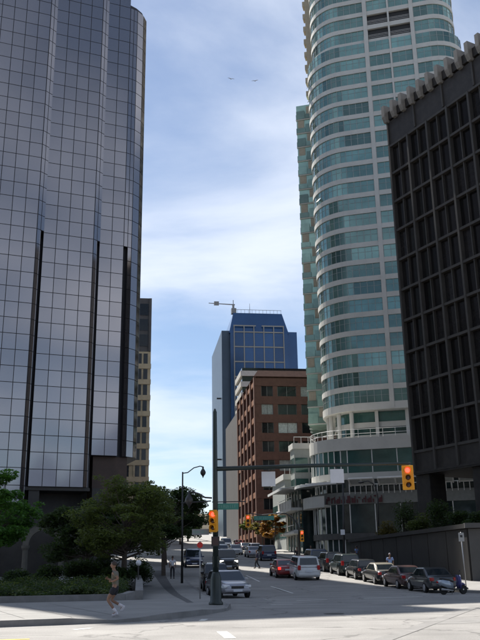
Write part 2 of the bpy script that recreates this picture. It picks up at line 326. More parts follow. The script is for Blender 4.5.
# ================================================================== MIRROR TOWER (left)
LT = thing('mirror_glass_tower', 'tall stepped office tower of grey mirror glass squares with dark slots', 'building', (-11.6, 88, 0.15), R(22))
ROW = 1.77; Z0 = 9.92 - .15
segA = ((-34.0, -.9), (-12.25, -.9)); fA = ((-12.25, -.9), (-11.37, -.32)); segB = ((-11.37, 0), (-5.68, 0)); fB = ((-5.68, 0), (-4.78, .55)); segC = ((-4.78, .9), (-1.9, .9))
rnd_ = [(-1.9, .9), (-.9, 1.15), (.05, 1.8), (.7, 2.75), (.9, 3.9)]
GAP = .075; pane_cache = {}
def pane_mesh(w, h):
    k = (round(w, 3), round(h, 3))
    if k not in pane_cache: pane_cache[k] = MB().box(-w / 2, w / 2, -.02, .03, -h / 2, h / 2).mesh('pane', MIR)
    return pane_cache[k]
stuff = MB(); cand = []
def seg_panes(p0, p1, ncol, k0, k1, big):
    p0 = Vector(p0); p1 = Vector(p1); L = (p1 - p0).length; d = (p1 - p0) / L; n = Vector((d.y, -d.x)); ang = math.atan2(d.y, d.x); w = L / ncol
    for c in range(ncol):
        q = p0 + d * (w * (c + .5)) + n * .03
        for k in range(k0, k1):
            z = Z0 + ROW * (k + .5); tl = (random.gauss(0, R(.10)), 0, ang + random.gauss(0, R(.13)))
            if big: cand.append((k, (q.x, q.y, z), tl, w - GAP, ROW - GAP))
            else: add_stuff((q.x, q.y, z), tl, w - GAP, ROW - GAP)
def add_stuff(loc, rot, w, h):
    from mathutils import Euler
    mt = Euler(rot).to_matrix(); t = MB().box(-w / 2, w / 2, -.02, .03, -h / 2, h / 2)
    stuff.add([mt @ Vector(v) + Vector(loc) for v in t.v], t.f)
seg_panes((-25.03, -.9), (-17.93, -.9), 5, -1, 41, False)
seg_panes((-17.93, -.9), (-12.25, -.9), 4, -1, 41, True)
seg_panes((-25.06, 29.9), (-25.06, -.88), 22, -1, 41, False)
seg_panes(segB[0], segB[1], 4, 0, 38, True)
seg_panes(segC[0], segC[1], 2, 2, 38, True)
def half(a, b): return (Vector(a), (Vector(a) + Vector(b)) / 2, Vector(b))
for f_, k0 in ((fA, -1), (fB, 0)):
    a, m_, b = half(*f_); kt = 41 if k0 < 0 else 38; seg_panes(a, m_, 1, k0, kt, False); seg_panes(m_, b, 1, 16, kt, False); seg_panes((m_.x + .005, m_.y + .02), (m_.x + .005, m_.y + .75), 1, k0, 16, False)
a, m_, b = half(rnd_[0], rnd_[1]); seg_panes(a, m_, 1, 16, 35, False); seg_panes(m_, b, 1, 2, 35, False)
for i in (1, 2, 3): seg_panes(rnd_[i], rnd_[i + 1], 1, 2, 35, False)
seg_panes((.9, 3.9), (.9, 37.8), 24, 2, 35, False)
cand.sort(key=lambda t: t[0])
for i, (k, l, r, w, h) in enumerate(cand):
    if i < 300: link('pane', pane_mesh(w, h), LT, l, r)
    else: add_stuff(l, r, w, h)
stuff.build('pane_field', MIR, LT, kind='stuff')
zt = Z0 + 41 * ROW; zb_ = Z0 + 38 * ROW; z16 = Z0 + 16 * ROW
bk = MB()
bk.prism([(-25.03, -.9), (-12.25, -.9), (-12.25, 30), (-25.03, 30)], Z0 - ROW, zt)
for zlo, zhi, notch in ((Z0 - ROW, z16, True), (z16, zt, False)):
    e = (Vector(fA[0]) + Vector(fA[1])) / 2
    bk.prism([(-12.249, -.9), (e.x, e.y), (e.x, 1.0), (-12.249, 1.0)] if notch else [(-12.249, -.9), (-11.371, -.32), (-11.371, 1), (-12.249, 1.0)], zlo, zhi)
for zlo, zhi, notch in ((Z0, z16, True), (z16, zb_, False)):
    e = (Vector(fB[0]) + Vector(fB[1])) / 2
    bk.prism([(-5.679, 0), (e.x, e.y), (e.x, 1.4), (-5.679, 1.4)] if notch else [(-5.679, 0), (-4.781, .55), (-4.781, 1.4), (-5.679, 1.4)], zlo, zhi)
bk.prism([(-11.37, 0), (-5.68, 0), (-5.68, 30), (-11.37, 30)], Z0, zb_ - .01)
bk.prism([(-12.249, 1.01), (-11.371, 1.01), (-11.371, 29), (-12.249, 29)], Z0, zt - .02)
bk.prism([(-5.679, 1.41), (-4.781, 1.41), (-4.781, 29), (-5.679, 29)], Z0, zb_ - .02)
bk.prism([(-4.78, .9), (-1.9, .9), (-1.9, 33), (-4.78, 33)], Z0 + 2 * ROW, zb_ - .015)
bk.prism([(-1.899, .9 + .6), (-1.45, 1.6)] + [(-.9, 1.15)] + rnd_[2:] + [(.9, 38), (-1.899, 38)], Z0 + 2 * ROW, z16)
bk.prism([(-1.899, .9)] + rnd_[1:] + [(.9, 38), (-1.899, 38)], z16 + .001, Z0 + 35 * ROW)
bk.build('curtain_wall_frame', MFRAME, LT)
# rounded cap over the corner bay
MB().prism([(-1.899, .95), (-1.0, 1.3), (-.1, 1.95), (.5, 2.9), (.6, 37.6), (-1.899, 37.6)], Z0 + 35 * ROW, Z0 + 35 * ROW + .5).build('corner_cap', MFRAME, LT)
# recessed lower floors
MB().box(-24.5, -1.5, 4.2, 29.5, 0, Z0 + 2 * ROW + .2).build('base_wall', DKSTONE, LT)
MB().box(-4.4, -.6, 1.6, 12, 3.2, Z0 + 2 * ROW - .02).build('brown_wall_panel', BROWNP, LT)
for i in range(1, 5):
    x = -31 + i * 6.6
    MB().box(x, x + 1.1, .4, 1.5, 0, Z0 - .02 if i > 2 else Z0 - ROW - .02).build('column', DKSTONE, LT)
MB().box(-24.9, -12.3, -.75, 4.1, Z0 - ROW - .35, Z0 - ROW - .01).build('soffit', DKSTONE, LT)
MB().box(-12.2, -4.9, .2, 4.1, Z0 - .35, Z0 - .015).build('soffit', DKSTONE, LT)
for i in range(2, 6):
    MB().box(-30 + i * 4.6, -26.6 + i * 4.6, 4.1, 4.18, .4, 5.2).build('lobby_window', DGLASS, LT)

# unseen tower added behind the mirror tower: its roof edge shades the street and the black building
HT = thing('rear_shade_tower', 'unseen banded tower added behind the mirror glass tower for its shadow', 'building', (-27.0, 165, gz(165)), R(22))
MB().box(-16, 0, .3, 30, 0, 166).build('wall', DKSTONE, HT)
for k in range(45): MB().box(-16.1, .1, 0, 30.1, 3 + k * 3.6, 4.4 + k * 3.6).build('spandrel', SLAB, HT)

# ================================================================== BLACK BUILDING (right)
BA = 29.0
BB = thing('black_office_block', 'black gridded office block with toothed grey parapet raised on columns', 'building', (17.9, 85, 0), R(-(90 - BA)))
PX = 3.23; ZL = [12.95 + 3.62 * i for i in range(11)]; W_ = PX * 8
MB().box(.12, W_, .75, 26, 10.85, 52.6).build('core_wall', DKSTONE, BB)
win = MB().box(0.02, PX / 2 - .02, 0, .06, 0, 3.3).mesh('window', BLKW)
for r in range(10):
    for c in range(16): link('window', win, BB, (.1 + c * PX / 2, .52 + random.uniform(-.01, .01), ZL[r] + .16), None)
pier = MB().box(-.13, .13, 0, .7, ZL[0] - 2.1, 49.2).mesh('pier', BLK); mul = MB().box(-.06, .06, .18, .7, ZL[0] - .1, 49.15).mesh('mullion', BLK)
for c in range(9):
    link('pier', pier, BB, (.17 + c * PX, 0, 0))
    if c < 8: link('mullion', mul, BB, (.1 + (c + .5) * PX, 0, 0))
beam = MB().box(-.02, W_, .08, .72, -.14, .14).mesh('beam', BLK)
for z in ZL[1:]: link('beam', beam, BB, (0, 0, z))
lp = MB().box(.06, PX - .06, .25, .6, 0, 1.9).mesh('lower_panel', BLKP)
for c in range(8): link('lower_panel', lp, BB, (.1 + c * PX, 0, 10.95))
MB().box(-.02, W_, .05, .74, 10.7, 10.94).build('base_beam', BLKP, BB); link('base_beam', beam, BB, (0, 0.005, 12.95))
PW = 4.65
bp_ = MB().box(.09, PW - .09, .2, .7, 0, 3.0).mesh('parapet_panel', BLKP); ps = MB().box(-.1, .1, .03, .7, 49.4, 52.4).mesh('panel_joint', BLK)
for c in range(6):
    link('parapet_panel', bp_, BB, (.1 + c * PW, 0, 49.4)); link('panel_joint', ps, BB, (.12 + c * PW, 0, 0))
fb = MB(); fb.loft([[(0, -.2, 52.3), (.5, -.2, 52.3), (.5, .8, 52.3), (0, .8, 52.3)], [(0, -.5, 52.95), (.5, -.5, 52.95), (.5, .8, 52.95), (0, .8, 52.95)], [(0, -.5, 54.45), (.5, -.5, 54.45), (.5, .8, 54.45), (0, .8, 54.45)]])
fin = fb.mesh('parapet_fin', M('parapet_grey', (.20, .188, .172), .75, var=.2, scale=1.5))
for c in range(18): link('parapet_fin', fin, BB, (-.1 + c * PW / 3, 0, 0))
MB().box(0, W_, .1, 26, 52.62, 53.7).build('parapet_back', BLKP, BB)
MB().box(-.05, .1, .7, 26, 10.8, 52.55).build('side_wall', BLKP, BB)
col = bevel(MB().box(-.95, 1.15, .6, 2.8, 4.2, 10.84), .12).mesh('column', BLKP)
for c in range(4): link('column', col, BB, (.6 + c * 8.2, 0, 0))
MB().box(6, W_, 8.5, 25, 4.2, 10.83).build('lobby_wall', DKSTONE, BB)
MB().box(0, W_, .1, 25.5, 10.55, 10.69).build('soffit', BLKP, BB)

# podium wall and terrace in front of the black block
PT = thing('podium_terrace', 'dark stone terrace wall under the black office block', 'wall', (16.3, 60, 0), R(7.5))
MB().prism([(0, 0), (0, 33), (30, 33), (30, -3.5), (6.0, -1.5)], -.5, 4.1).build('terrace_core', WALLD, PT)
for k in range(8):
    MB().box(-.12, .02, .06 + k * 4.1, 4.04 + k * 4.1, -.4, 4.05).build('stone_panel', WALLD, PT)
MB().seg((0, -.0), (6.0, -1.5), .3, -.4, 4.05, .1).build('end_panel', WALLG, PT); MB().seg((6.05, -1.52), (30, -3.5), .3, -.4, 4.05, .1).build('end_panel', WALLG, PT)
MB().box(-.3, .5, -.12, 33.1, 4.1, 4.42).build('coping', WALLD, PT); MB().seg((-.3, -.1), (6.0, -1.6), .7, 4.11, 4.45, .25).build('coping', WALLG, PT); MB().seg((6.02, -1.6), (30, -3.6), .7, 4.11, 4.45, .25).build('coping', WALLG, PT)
sl = MB().box(1.6, 5.6, -1.78, -1.7, -.3, 3.2); 
for i in range(14):
    p = Vector((1.3 + i * .32, -.0 - (1.3 + i * .32) * .25)); MB().tube([(p.x, p.y - .17, .15), (p.x, p.y - .17, 3.5)], .025, 6).build('fence_bar', BLACKM, PT)

# ================================================================== GREEN TOWER (right)
GT = thing('green_glass_tower', 'tall residential tower with rounded corner, white floor bands and green glass', 'building', (17.9, 119, 0), R(-15))
def gout(off, small=0.0):       # plan outline from back left round the front to back right
    pts = []; Rr = 6.7
    pts.append((-Rr - off + small, 22)); 
    for i in range(13):
        a = math.pi - (math.pi / 2) * i / 12; pts.append(((Rr + off - small) * math.cos(a), 6.7 - (Rr + off - small * .6) * math.sin(a)))
    pts += [(4.6, -off + small * .6), (8.75, -off + small * .6), (12.6, -off + small * .6), (15.4, -off + small * .6)]
    for i in range(1, 8):
        a = math.pi / 2 - (math.pi / 2) * i / 7; pts.append((15.4 + (5.2 + off - small) * math.cos(a), 5.2 - (5.2 + off - small * .6) * math.sin(a)))
    pts.append((20.6 + off - small, 22)); return pts
FH = 2.9; GZ0 = 24.0; NF = 30
outer = gout(0.02); inner = gout(-.13); outer2 = gout(.02, .9); inner2 = gout(-.13, .9)
def resample(pl_, a, b, n): return [Vector(pl_[a]) * (1 - i / n) + Vector(pl_[b]) * (i / n) for i in range(n + 1)]
for f in range(NF):
    z = GZ0 + f * FH; up = f >= 22
    o_, i_ = (outer2, inner2) if up else (outer, inner)
    if f == 0:
        MB().prism(o_, z - .1, z + 1.0).build('floor_band', SLAB, GT)
    else: MB().prism(o_, z, z + .82).build('floor_band', SLAB, GT)
    MB().prism(gout(-.38, .9 if up else 0), z + 1.0 if f == 0 else z + .82, z + FH - .002).build('dark_interior', TRIM, GT) if f in (0, 22) else None
    mu = MB()
    runs = [(1, 3), (3, 5), (5, 7), (7, 9), (9, 13), (13, 14), (14, 15), (15, 16), (16, 17), (17, 20), (20, 24)]
    for a, b in runs:
        if b < len(i_) and (a, b) == (13, 14):
            path = [Vector((.05, i_[13][1])), Vector((4.35, i_[13][1]))]
        elif (a, b) == (14, 15): path = [Vector((5.15, i_[14][1])), Vector((8.55, i_[14][1]))]
        elif (a, b) == (15, 16): path = [Vector((8.95, i_[15][1])), Vector((12.3, i_[15][1]))]
        elif (a, b) == (16, 17): path = [Vector((13.05, i_[16][1])), Vector((15.38, i_[16][1]))]
        else: path = [Vector(q) for q in i_[a:b + 1]]
        if a == 9: path = path[:-1] + [Vector((0, i_[13][1]))]
        if up and a in (14, 15) and f < 24: # dark red recessed loggias near the top
            wb = MB().prism([(path[0].x, path[0].y + 1.0), (path[1].x, path[1].y + 1.0), (path[1].x, path[1].y + 1.2), (path[0].x, path[0].y + 1.2)], z + .82, z + FH); wb.build('loggia', M('loggia_red', (.10, .035, .03), .6, var=.3), GT)
            for s_ in (.35, .65, .9): MB().tube([(path[0].x, path[0].y, z + .82 + s_), (path[1].x, path[1].y, z + .82 + s_)], .03, 5).build('loggia_rail', WMET, GT)
            continue
        wb = MB()
        for p, q in zip(path, path[1:]): wb.seg(p, q, .08, z + .82, z + FH, 0)
        wb.build('window', GRN, GT)
        for p, q in zip(path, path[1:]):
            L = (q - p).length; n_ = max(1, round(L / 1.15)); d = (q - p) / L
            for i in range(n_):
                c = p + d * (L * i / n_); mu.seg(c - d * .04, c + d * .04, .1, z + .82, z + FH, .05)
            mu.seg(p, q, .06, z + 2.05, z + 2.1, .03)
    mu.build('window_mullion', M('grey_mullion', (.30, .34, .33), .5, var=.1), GT, kind='stuff')
for x0, x1 in ((4.4, 5.1), (8.6, 8.9), (12.35, 13.0)):
    MB().box(x0, x1, -.10, .4, GZ0, GZ0 + 22 * FH + .9).build('pilaster', SLAB, GT); MB().box(x0, x1, .38, .9, GZ0 + 22 * FH + .95, GZ0 + NF * FH).build('pilaster', SLAB, GT)
MB().prism(gout(-.4), GZ0 + .95, GZ0 + 22 * FH - .05).build('interior_core', TRIM, GT); MB().prism(gout(-.4, .9), GZ0 + 22 * FH + 1, GZ0 + NF * FH).build('interior_core', TRIM, GT)
MB().prism(outer2, GZ0 + NF * FH, GZ0 + NF * FH + 1).build('floor_band', SLAB, GT)
# open awning windows
for (a_, f) in ((4, 19), (5, 17), (5, 14), (6, 12), (5, 9), (4, 20)):
    p = Vector(inner[a_]); q = Vector(inner[a_ + 1]); d = (q - p).normalized(); n = Vector((d.y, -d.x)); z = GZ0 + f * FH
    MB().add([(*(p + n * .1), z + 1.7), (*(q + n * .1), z + 1.7), (*(q + n * .55), z + 1.15), (*(p + n * .55), z + 1.15), (*(p + n * .13), z + 1.73), (*(q + n * .13), z + 1.73), (*(q + n * .58), z + 1.18), (*(p + n * .58), z + 1.18)], [(0, 1, 2, 3), (7, 6, 5, 4), (0, 4, 5, 1), (2, 6, 7, 3)]).build('open_window', WMET, GT)
# balcony wing on the street side
def balcony_wing(x0, x1, y0, y1, ztop):
    MB().box(x0 + .07, x1, y0 + .25, y1 - .02, GZ0 + .2, ztop).build('wing_wall', GRN2, GT)
    f = 0; xm = (x0 + x1) / 2
    while GZ0 + f * FH < ztop - 1:
        z = GZ0 + f * FH
        MB().box(x0 - .02, x1, y0 + .06, y1 - .01, z + .3, z + .48).build('balcony_slab', SLAB, GT)
        for k, (xa, xb) in enumerate(((x0 + .08, xm), (xm + .05, x1))):
            hi = 1.45 if (f + k) % 2 else 2.2
            MB().box(xa, xb, y0, y0 + .05, z + .5, z + hi).build('balcony_glass', GRN2, GT)
            if (f + k) % 2: MB().box(xa + .2, xb - .2, y0 + .16, y0 + .24, z + 1.5, z + 3.1).build('pale_panel', BEIGE, GT)
        MB().box(x0, x0 + .05, y0 + .06, y1, z + .5, z + 1.5).build('balcony_glass', GRN2, GT)
        f += 1
balcony_wing(-10.3, -6.9, 12.5, 17.0, 85.5)
balcony_wing(-10.9, -6.9, 17.05, 20.5, 83.0)
balcony_wing(-11.4, -6.9, 20.55, 25, 80.0)
MB().box(-7.6, -5.5, 12, 22, 85.6, 112).build('upper_pier', BEIGE, GT)
for f in range(9): MB().box(-8.1, -7.62, 12.2, 13.6, 87 + f * FH, 88.1 + f * FH).build('balcony_ledge', BEIGE, GT)

# podium under the green tower
PD = thing('curved_podium', 'curved glass podium with white bands, terrace rail and canopies at the tower foot', 'building', (17.9, 119, 0), R(-15))
def pout(off, x0=-7.3, rad=6.0, yf=-8.0, xr=34.0):
    pts = [(x0 - off, 18)]
    for i in range(11):
        a = math.pi - (math.pi / 2) * i / 10; pts.append((x0 + rad + (rad + off) * math.cos(a), yf + rad - (rad + off) * math.sin(a)))
    pts += [(x0 + rad + i * 3.4, yf - off) for i in range(1, 10)]; pts.append((xr, yf - off)); pts.append((xr, 18)); return pts
def band(z0, z1, off, mat=SLAB, name='floor_band'): return MB().prism(pout(off), z0, z1).build(name, mat, PD)
def glazing(z0, z1, off, mat, name='window', post=True):
    P_ = pout(off)[1:-2]
    for p, q in zip(P_, P_[1:]):
        MB().seg(p, q, .1, z0, z1, 0).build(name, mat, PD)
        if post:
            v = Vector(p); d = (Vector(q) - v).normalized(); MB().seg(v - d * .06, v + d * .06, .18, z0, z1, .08).build('mullion', WMET, PD)
PG = M('podium_glass', (.045, .11, .10), .07, .2, var=.3, scale=.3, rnd=.3, spec=.7)
PGD = M('podium_dark_glass', (.03, .045, .045), .08, .1, var=.4, scale=.5, rnd=.4, spec=.7)
band(16.9, 18.6, .25); glazing(13.8, 16.88, 0, PG); band(12.9, 13.78, .12); glazing(11.3, 12.88, -.4, PGD); band(9.6, 11.2, .1, M('podium_grey_band', (.22, .23, .22), .7, var=.1)); glazing(5.8, 9.58, 0, PGD); band(5.0, 5.78, .2, M('podium_dark_band', (.08, .08, .08), .7, var=.2)); glazing(1.8, 4.98, -.2, PGD)
MB().prism(pout(-.55), 1.5, 18.55).build('interior_core', TRIM, PD)
rl = MB(); P_ = pout(.1)
for p, q in zip(P_[:-2], P_[1:-1]):
    n_ = max(1, int((Vector(q) - Vector(p)).length / 1.2))
    for i in range(n_):
        c = Vector(p).lerp(Vector(q), i / n_); rl.tube([(c.x, c.y, 18.6), (c.x, c.y, 19.75)], .03, 5)
    for zz_ in (19.15, 19.75): rl.tube([(p[0], p[1], zz_), (q[0], q[1], zz_)], .035, 5)
rl.build('terrace_rail', WMET, PD, kind='stuff')
# recessed storeys between podium roof and tower
for z0, z1, off, mt, nm in ((18.6, 20.4, -1.8, SLAB, 'recess_wall'), (20.4, 21.5, -1.9, PG, 'recess_glass'), (21.5, 22.3, -1.7, SLAB, 'recess_wall'), (22.3, 23.85, -1.9, PG, 'recess_glass')):
    MB().prism(gout(off), z0, z1).build(nm, mt, PD)
for i in (3, 5, 8, 11):
    p = gout(-.8)[i]; MB().lathe([(.32, 18.6), (.32, 23.88)], 12, (p[0], p[1], 0)).build('column', SLAB, PD)
for x in (2, 6.5, 11, 15): MB().box(x, x + .5, .9, 1.4, 18.6, 23.88).build('column', SLAB, PD)
# white canopies along front and street side
def canopy(p0, p1, w, z, nb):
    p0 = Vector(p0); p1 = Vector(p1); d = (p1 - p0).normalized(); n = Vector((d.y, -d.x)); cn = MB(); gl = MB(); L = (p1 - p0).length
    for i in range(nb + 1):
        c = p0 + d * (L * i / nb); a = c - d * .1; b = c + d * .1; e, f_ = b + n * w, a + n * w
        cn.add([(*a, z), (*b, z), (*e, z + .75), (*f_, z + .75), (*a, z + .25), (*b, z + .25), (*e, z + .9), (*f_, z + .9)], [(0, 1, 2, 3), (7, 6, 5, 4), (0, 4, 5, 1), (1, 5, 6, 2), (2, 6, 7, 3), (3, 7, 4, 0)])
    e = p0 + n * w; f_ = p1 + n * w; cn.tube([(*e, z + .85), (*f_, z + .85)], .14, 6); cn.tube([(*p0, z + .2), (*p1, z + .2)], .12, 6)
    gl.add([(*p0, z + .27), (*p1, z + .27), (*f_, z + .94), (*e, z + .94), (*p0, z + .31), (*p1, z + .31), (*f_, z + .98), (*e, z + .98)], [(3, 2, 1, 0), (4, 5, 6, 7), (0, 1, 5, 4), (2, 3, 7, 6)])
    c_ = cn.build('canopy', WMET, PD); gl.build('canopy_panel', M('frosted_panel', (.42, .44, .43), .4, var=.1), c_)
canopy((-1.0, -8.3), (2.2, -8.3), 2.2, 11.9, 2); canopy((2.9, -8.3), (7.4, -8.3), 2.2, 11.9, 2); canopy((8.2, -8.3), (12.6, -8.3), 2.2, 11.9, 2); canopy((13.4, -8.3), (20, -8.3), 2.2, 11.9, 3)
bal = MB()
for a, b in (((-1.2, -8.25), (26, -8.25)),):
    a = Vector(a); b = Vector(b); n_ = int((b - a).length / .75)
    for i in range(n_ + 1): c = a.lerp(b, i / n_); bal.box(c.x - .05, c.x + .05, c.y - .05, c.y + .05, 10.9 if a.x < 0 else 11.2, 12.15)
    bal.tube([(a.x, a.y, 12.15), (b.x, b.y, 12.15)], .06, 6)
bal.build('balustrade', WMET, PD, kind='stuff')
# the red lettering on the podium is too small to read: raised strokes
random.seed(5)
for i in range(11):
    x = -4.6 + i * .72; y = -8.32 - (0.0 if x > -2.6 else 0); 
    P2 = pout(.32); 
    if x < -1.3:
        a = math.acos(max(-1, min(1, (x + 1.3) / 6.3))); y = -2 - 6.3 * math.sin(a)
    lt = MB(); h = random.choice((.95, .95, 1.25))
    lt.box(x, x + .16, y - .14, y + .02, 9.75, 9.45 + h * .8); lt.box(x + .17, x + .5, y - .14, y + .02, 9.75 + random.choice((0, .42, .75)), 9.95 + random.choice((.42, .75)))
    if i % 3: lt.box(x + .42, x + .56, y - .13, y + .02, 9.76, 10.66)
    lt.build('sign_letter', DRED, PD)
MB().box(-5.9, 3.2, -8.12, -8.1, 9.62, 11.1) 
# lower glass blocks stepping up the street
SW = thing('podium_street_wing', 'podium wing with long white canopy and balustrade along the climbing street', 'building', (8.5, 118.4, 0), R(7.5))
MB().box(.1, 8, 0, 11.2, 2, 13.0).build('wall', PGD, SW)
for k in range(5):
    for z0_, z1_ in ((3.0, 5.7), (6.9, 9.2), (11.0, 12.8)): MB().box(-.02, .095, .15 + k * 2.2, 2.05 + k * 2.2, z0_, z1_).build('window', PG, SW)
    MB().box(-.16, .09, 2.07 + k * 2.2, 2.33 + k * 2.2, 2, 13.0).build('column', SLAB, SW)
    MB().box(-1.58, -1.5, .1 + k * 2.2, 2.1 + k * 2.2, 9.75, 10.9).build('balustrade_panel', SLAB, SW)
    MB().box(-2.9, .05, .2 + k * 2.2, .45 + k * 2.2, 12.35, 12.6).build('canopy_rib', WMET, SW)
    MB().box(-1.2, .05, .2 + k * 2.2, .32 + k * 2.2, 6.5, 6.62).build('rail_bracket', WMET, SW)
MB().box(-1.62, .08, -.1, 11.2, 9.35, 9.74).build('balcony_slab', SLAB, SW); MB().tube([(-1.54, 0, 11.2), (-1.54, 11.1, 11.2)], .05, 6).build('top_rail', WMET, SW)
MB().box(-1.3, .08, -.1, 11.2, 6.1, 6.4).build('ledge', SLAB, SW); MB().tube([(-1.25, 0, 7.3), (-1.25, 11.1, 7.3)], .05, 6).build('ledge_rail', WMET, SW)
MB().add([(-3.0, -.2, 12.3), (.05, -.2, 12.85), (.05, 11.2, 12.85), (-3.0, 11.2, 12.3), (-3.0, -.2, 12.42), (.05, -.2, 12.97), (.05, 11.2, 12.97), (-3.0, 11.2, 12.42)], [(3, 2, 1, 0), (4, 5, 6, 7), (0, 1, 5, 4), (1, 2, 6, 5), (2, 3, 7, 6), (3, 0, 4, 7)]).build('canopy_roof', M('frosted_panel', (.42, .44, .43), .4, var=.1), SW)
MB().box(-3.1, -2.95, -.3, 11.3, 12.15, 12.5).build('canopy_edge', WMET, SW)
def ring(name, mat, o0, o1, z0, z1, a=1, b=11):
    A_ = pout(o1)[a:b + 1]; B_ = pout(o0)[a:b + 1]; MB().prism(A_ + B_[::-1], z0, z1).build(name, mat, PD)
ring('curved_canopy', M('frosted_panel', (.42, .44, .43), .4, var=.1), .15, 2.5, 12.3, 12.42, 1, 10); ring('canopy_edge', WMET, 2.5, 2.65, 12.15, 12.5, 1, 10)
ring('curved_balcony', SLAB, .15, 1.5, 9.3, 9.6, 1, 8); ring('balustrade_band', SLAB, 1.4, 1.5, 9.61, 10.8, 1, 8)
for i in range(1, 11):
    p_ = Vector(pout(.15)[i]); q_ = Vector(pout(2.5)[i]); d_ = (q_ - p_).normalized(); n_ = Vector((d_.y, -d_.x)) * .08
    MB().prism([p_ - n_, q_ - n_, q_ + n_, p_ + n_], 12.43, 12.62).build('canopy_rib', WMET, PD)
for i, (x0, x1, y0, y1, zt_, wx, wy) in enumerate(((0, 7, 0, 3.2, 19.6, 8.3, 128.6), (0, 5, 0, 12, 15.2, 6.9, 133))):
    SB = thing('stepped_glass_block', ['pale green glass block rising behind the curved podium', 'small glass block with white parapet farther up the street'][i], 'building', (wx, wy, 0), R(7.5))
    MB().box(x0, x1, y0, y1, 1.5, zt_).build('wall', M('pale_panel', (.33, .35, .33), .6, var=.1), SB)
    k = 0; z = 6.0
    while z < zt_ - 3:
        for j in range(3):
            w = (x1 - x0) / 3; MB().box(x0 + j * w + .15, x0 + (j + 1) * w - .15, y0 - .06, y0 + .02, z, z + 2.3).build('window', PG, SB)
        for j in range(4):
            w = (y1 - y0) / 4; MB().box(x0 - .06, x0 + .02, y0 + j * w + .15, y0 + (j + 1) * w - .15, z, z + 2.3).build('window', PG, SB)
        z += 3.3
    MB().box(x0 - .25, x1 + .2, y0 - .25, y1 + .2, zt_ + .003, zt_ + .9).build('parapet', SLAB, SB)
    r_ = MB(); 
    for j in range(6): r_.box(x0 + j * (x1 - x0) / 6, x0 + j * (x1 - x0) / 6 + .06, y0 - .2, y0 - .14, zt_ + .9, zt_ + 1.9)
    r_.box(x0, x1, y0 - .2, y0 - .12, zt_ + 1.85, zt_ + 1.95); r_.build('roof_rail', WMET, SB)

# ================================================================== BROWN BUILDING
BR = thing('brown_brick_block', 'brown brick office block with orange lit side bays up the street', 'building', (2.6, 150, 0), R(7.5))
MB().box(.5, 34, .5, 27, 3, 36.6).build('core_wall', BRICK, BR)
FB = 3.52
for f in range(9):
    z = 4.6 + f * FB
    MB().box(0, 34, 0, .49, z + 2.0, z + FB).build('spandrel', BRICK, BR)
    MB().box(.05, .48, .5, 27, z + 2.3, z + FB - .2).build('side_beam', BRICK_SUN, BR)
    x = 1.3
    for j in range(8):
        w = (2.2, 3.6, 3.4)[j % 3]
        MB().box(x, x + w, .36, .44, z + .02, z + 1.98).build('window', random.choice((DGLASS, DGLASS, DGLASS, BLIND)) if random.random() < .55 else DGLASS, BR)
        fr = MB()
        for q in range(3): fr.box(x + w * q / 2 - .04, x + w * q / 2 + .04, .28, .355, z + .03, z + 1.97)
        fr.build('window_frame', M('grey_frame', (.2, .19, .18), .6), BR)
        MB().box(x + w + .02, x + w + .9, .06, .48, z - .01, z + 2.0).build('brick_pier', BRICK, BR); x += w + .95
    MB().box(0.02, 1.26, .06, .48, z - .01, z + 2.0).build('brick_pier', BRICK, BR)
    for j in range(5): MB().box(.36, .42, 1.4 + j * 5.2, 5.4 + j * 5.2, z + .1, z + 2.25).build('side_window', DGLASS, BR)
for j in range(6): MB().box(-.12, .3, .1 + j * 5.2, 1.2 + j * 5.2, 3, 36.6).build('side_pier', BRICK, BR)
MB().loft([[(-.15, -.15, 36.6), (34, -.15, 36.6), (34, 27, 36.6), (-.15, 27, 36.6)], [(.8, .9, 38.0), (33, .9, 38.0), (33, 26, 38.0), (.8, 26, 38.0)]]).build('sloped_parapet', BRICK, BR)
MB().box(14, 20, 6, 12, 37.9, 40).build('roof_house', BRICK, BR)

# grey slab with white bands behind it
GB = thing('grey_slab_building', 'plain grey slab building with white banded upper floors behind brown block', 'building', (-.5, 190, 0), R(7.5))
MB().box(0, 20, 0, 30, 5, 38).build('blank_wall', GREYW, GB); MB().box(1.0, 20, 1.5, 12, 38.002, 48.5).build('upper_wall', DGLASS, GB)
for k in range(4): MB().box(.6, 20.1, 1.1, 12.4, 38.3 + k * 2.7, 39.6 + k * 2.7).build('white_band', M('white_band', (.6, .58, .54), .7), GB)
for k in range(8): MB().box(1.5, 19, -.05, .05, 8 + k * 3.6, 9.8 + k * 3.6).build('window', DGLASS, GB)

# blue tower
BT = thing('blue_glass_tower', 'blue glass office tower with sloped crown and pale window grid', 'building', (-6.6, 280, 0), R(7.5))
MB().box(3.0, 24.3, 0, 38, 8, 83.5).build('wall', BLUE, BT); MB().box(24.32, 28, 1.5, 36, 8, 84.6).build('corner_wing', BLUE, BT)
MB().box(0, 2.98, 1.5, 40, 8, 84.6).build('corner_wing', BLUE2, BT); MB().box(.02, .5, 1.4, 1.48, 8, 84.0).build('edge_strip', BLUE2, BT)
MB().loft([[(2.6, .02, 83.5), (24.7, .02, 83.5), (24.7, 38, 83.5), (2.6, 38, 83.5)], [(4.4, 1.6, 91.6), (22.6, 1.6, 91.6), (22.6, 34, 91.6), (4.4, 34, 91.6)]]).build('sloped_crown', BLUE, BT)
cwx = 3.66; gx0 = 4.4
for c in range(5):
    for r in range(11):
        z = 78.2 - r * 5.6
        MB().box(gx0 + c * cwx + .25, gx0 + (c + 1) * cwx - .25, -.10, -.02, z + .3, z + 5.2).build('window', BLUE, BT)
for c in range(6): MB().box(gx0 + c * cwx - .16, gx0 + c * cwx + .16, -.3, -.02, 18, 86.4).build('grid_post', GOLD, BT)
for r in range(12): MB().box(gx0 - .2, gx0 + 5 * cwx + .2, -.26, -.02, 83.6 - r * 5.6, 84.0 - r * 5.6).build('grid_rail', GOLD, BT)
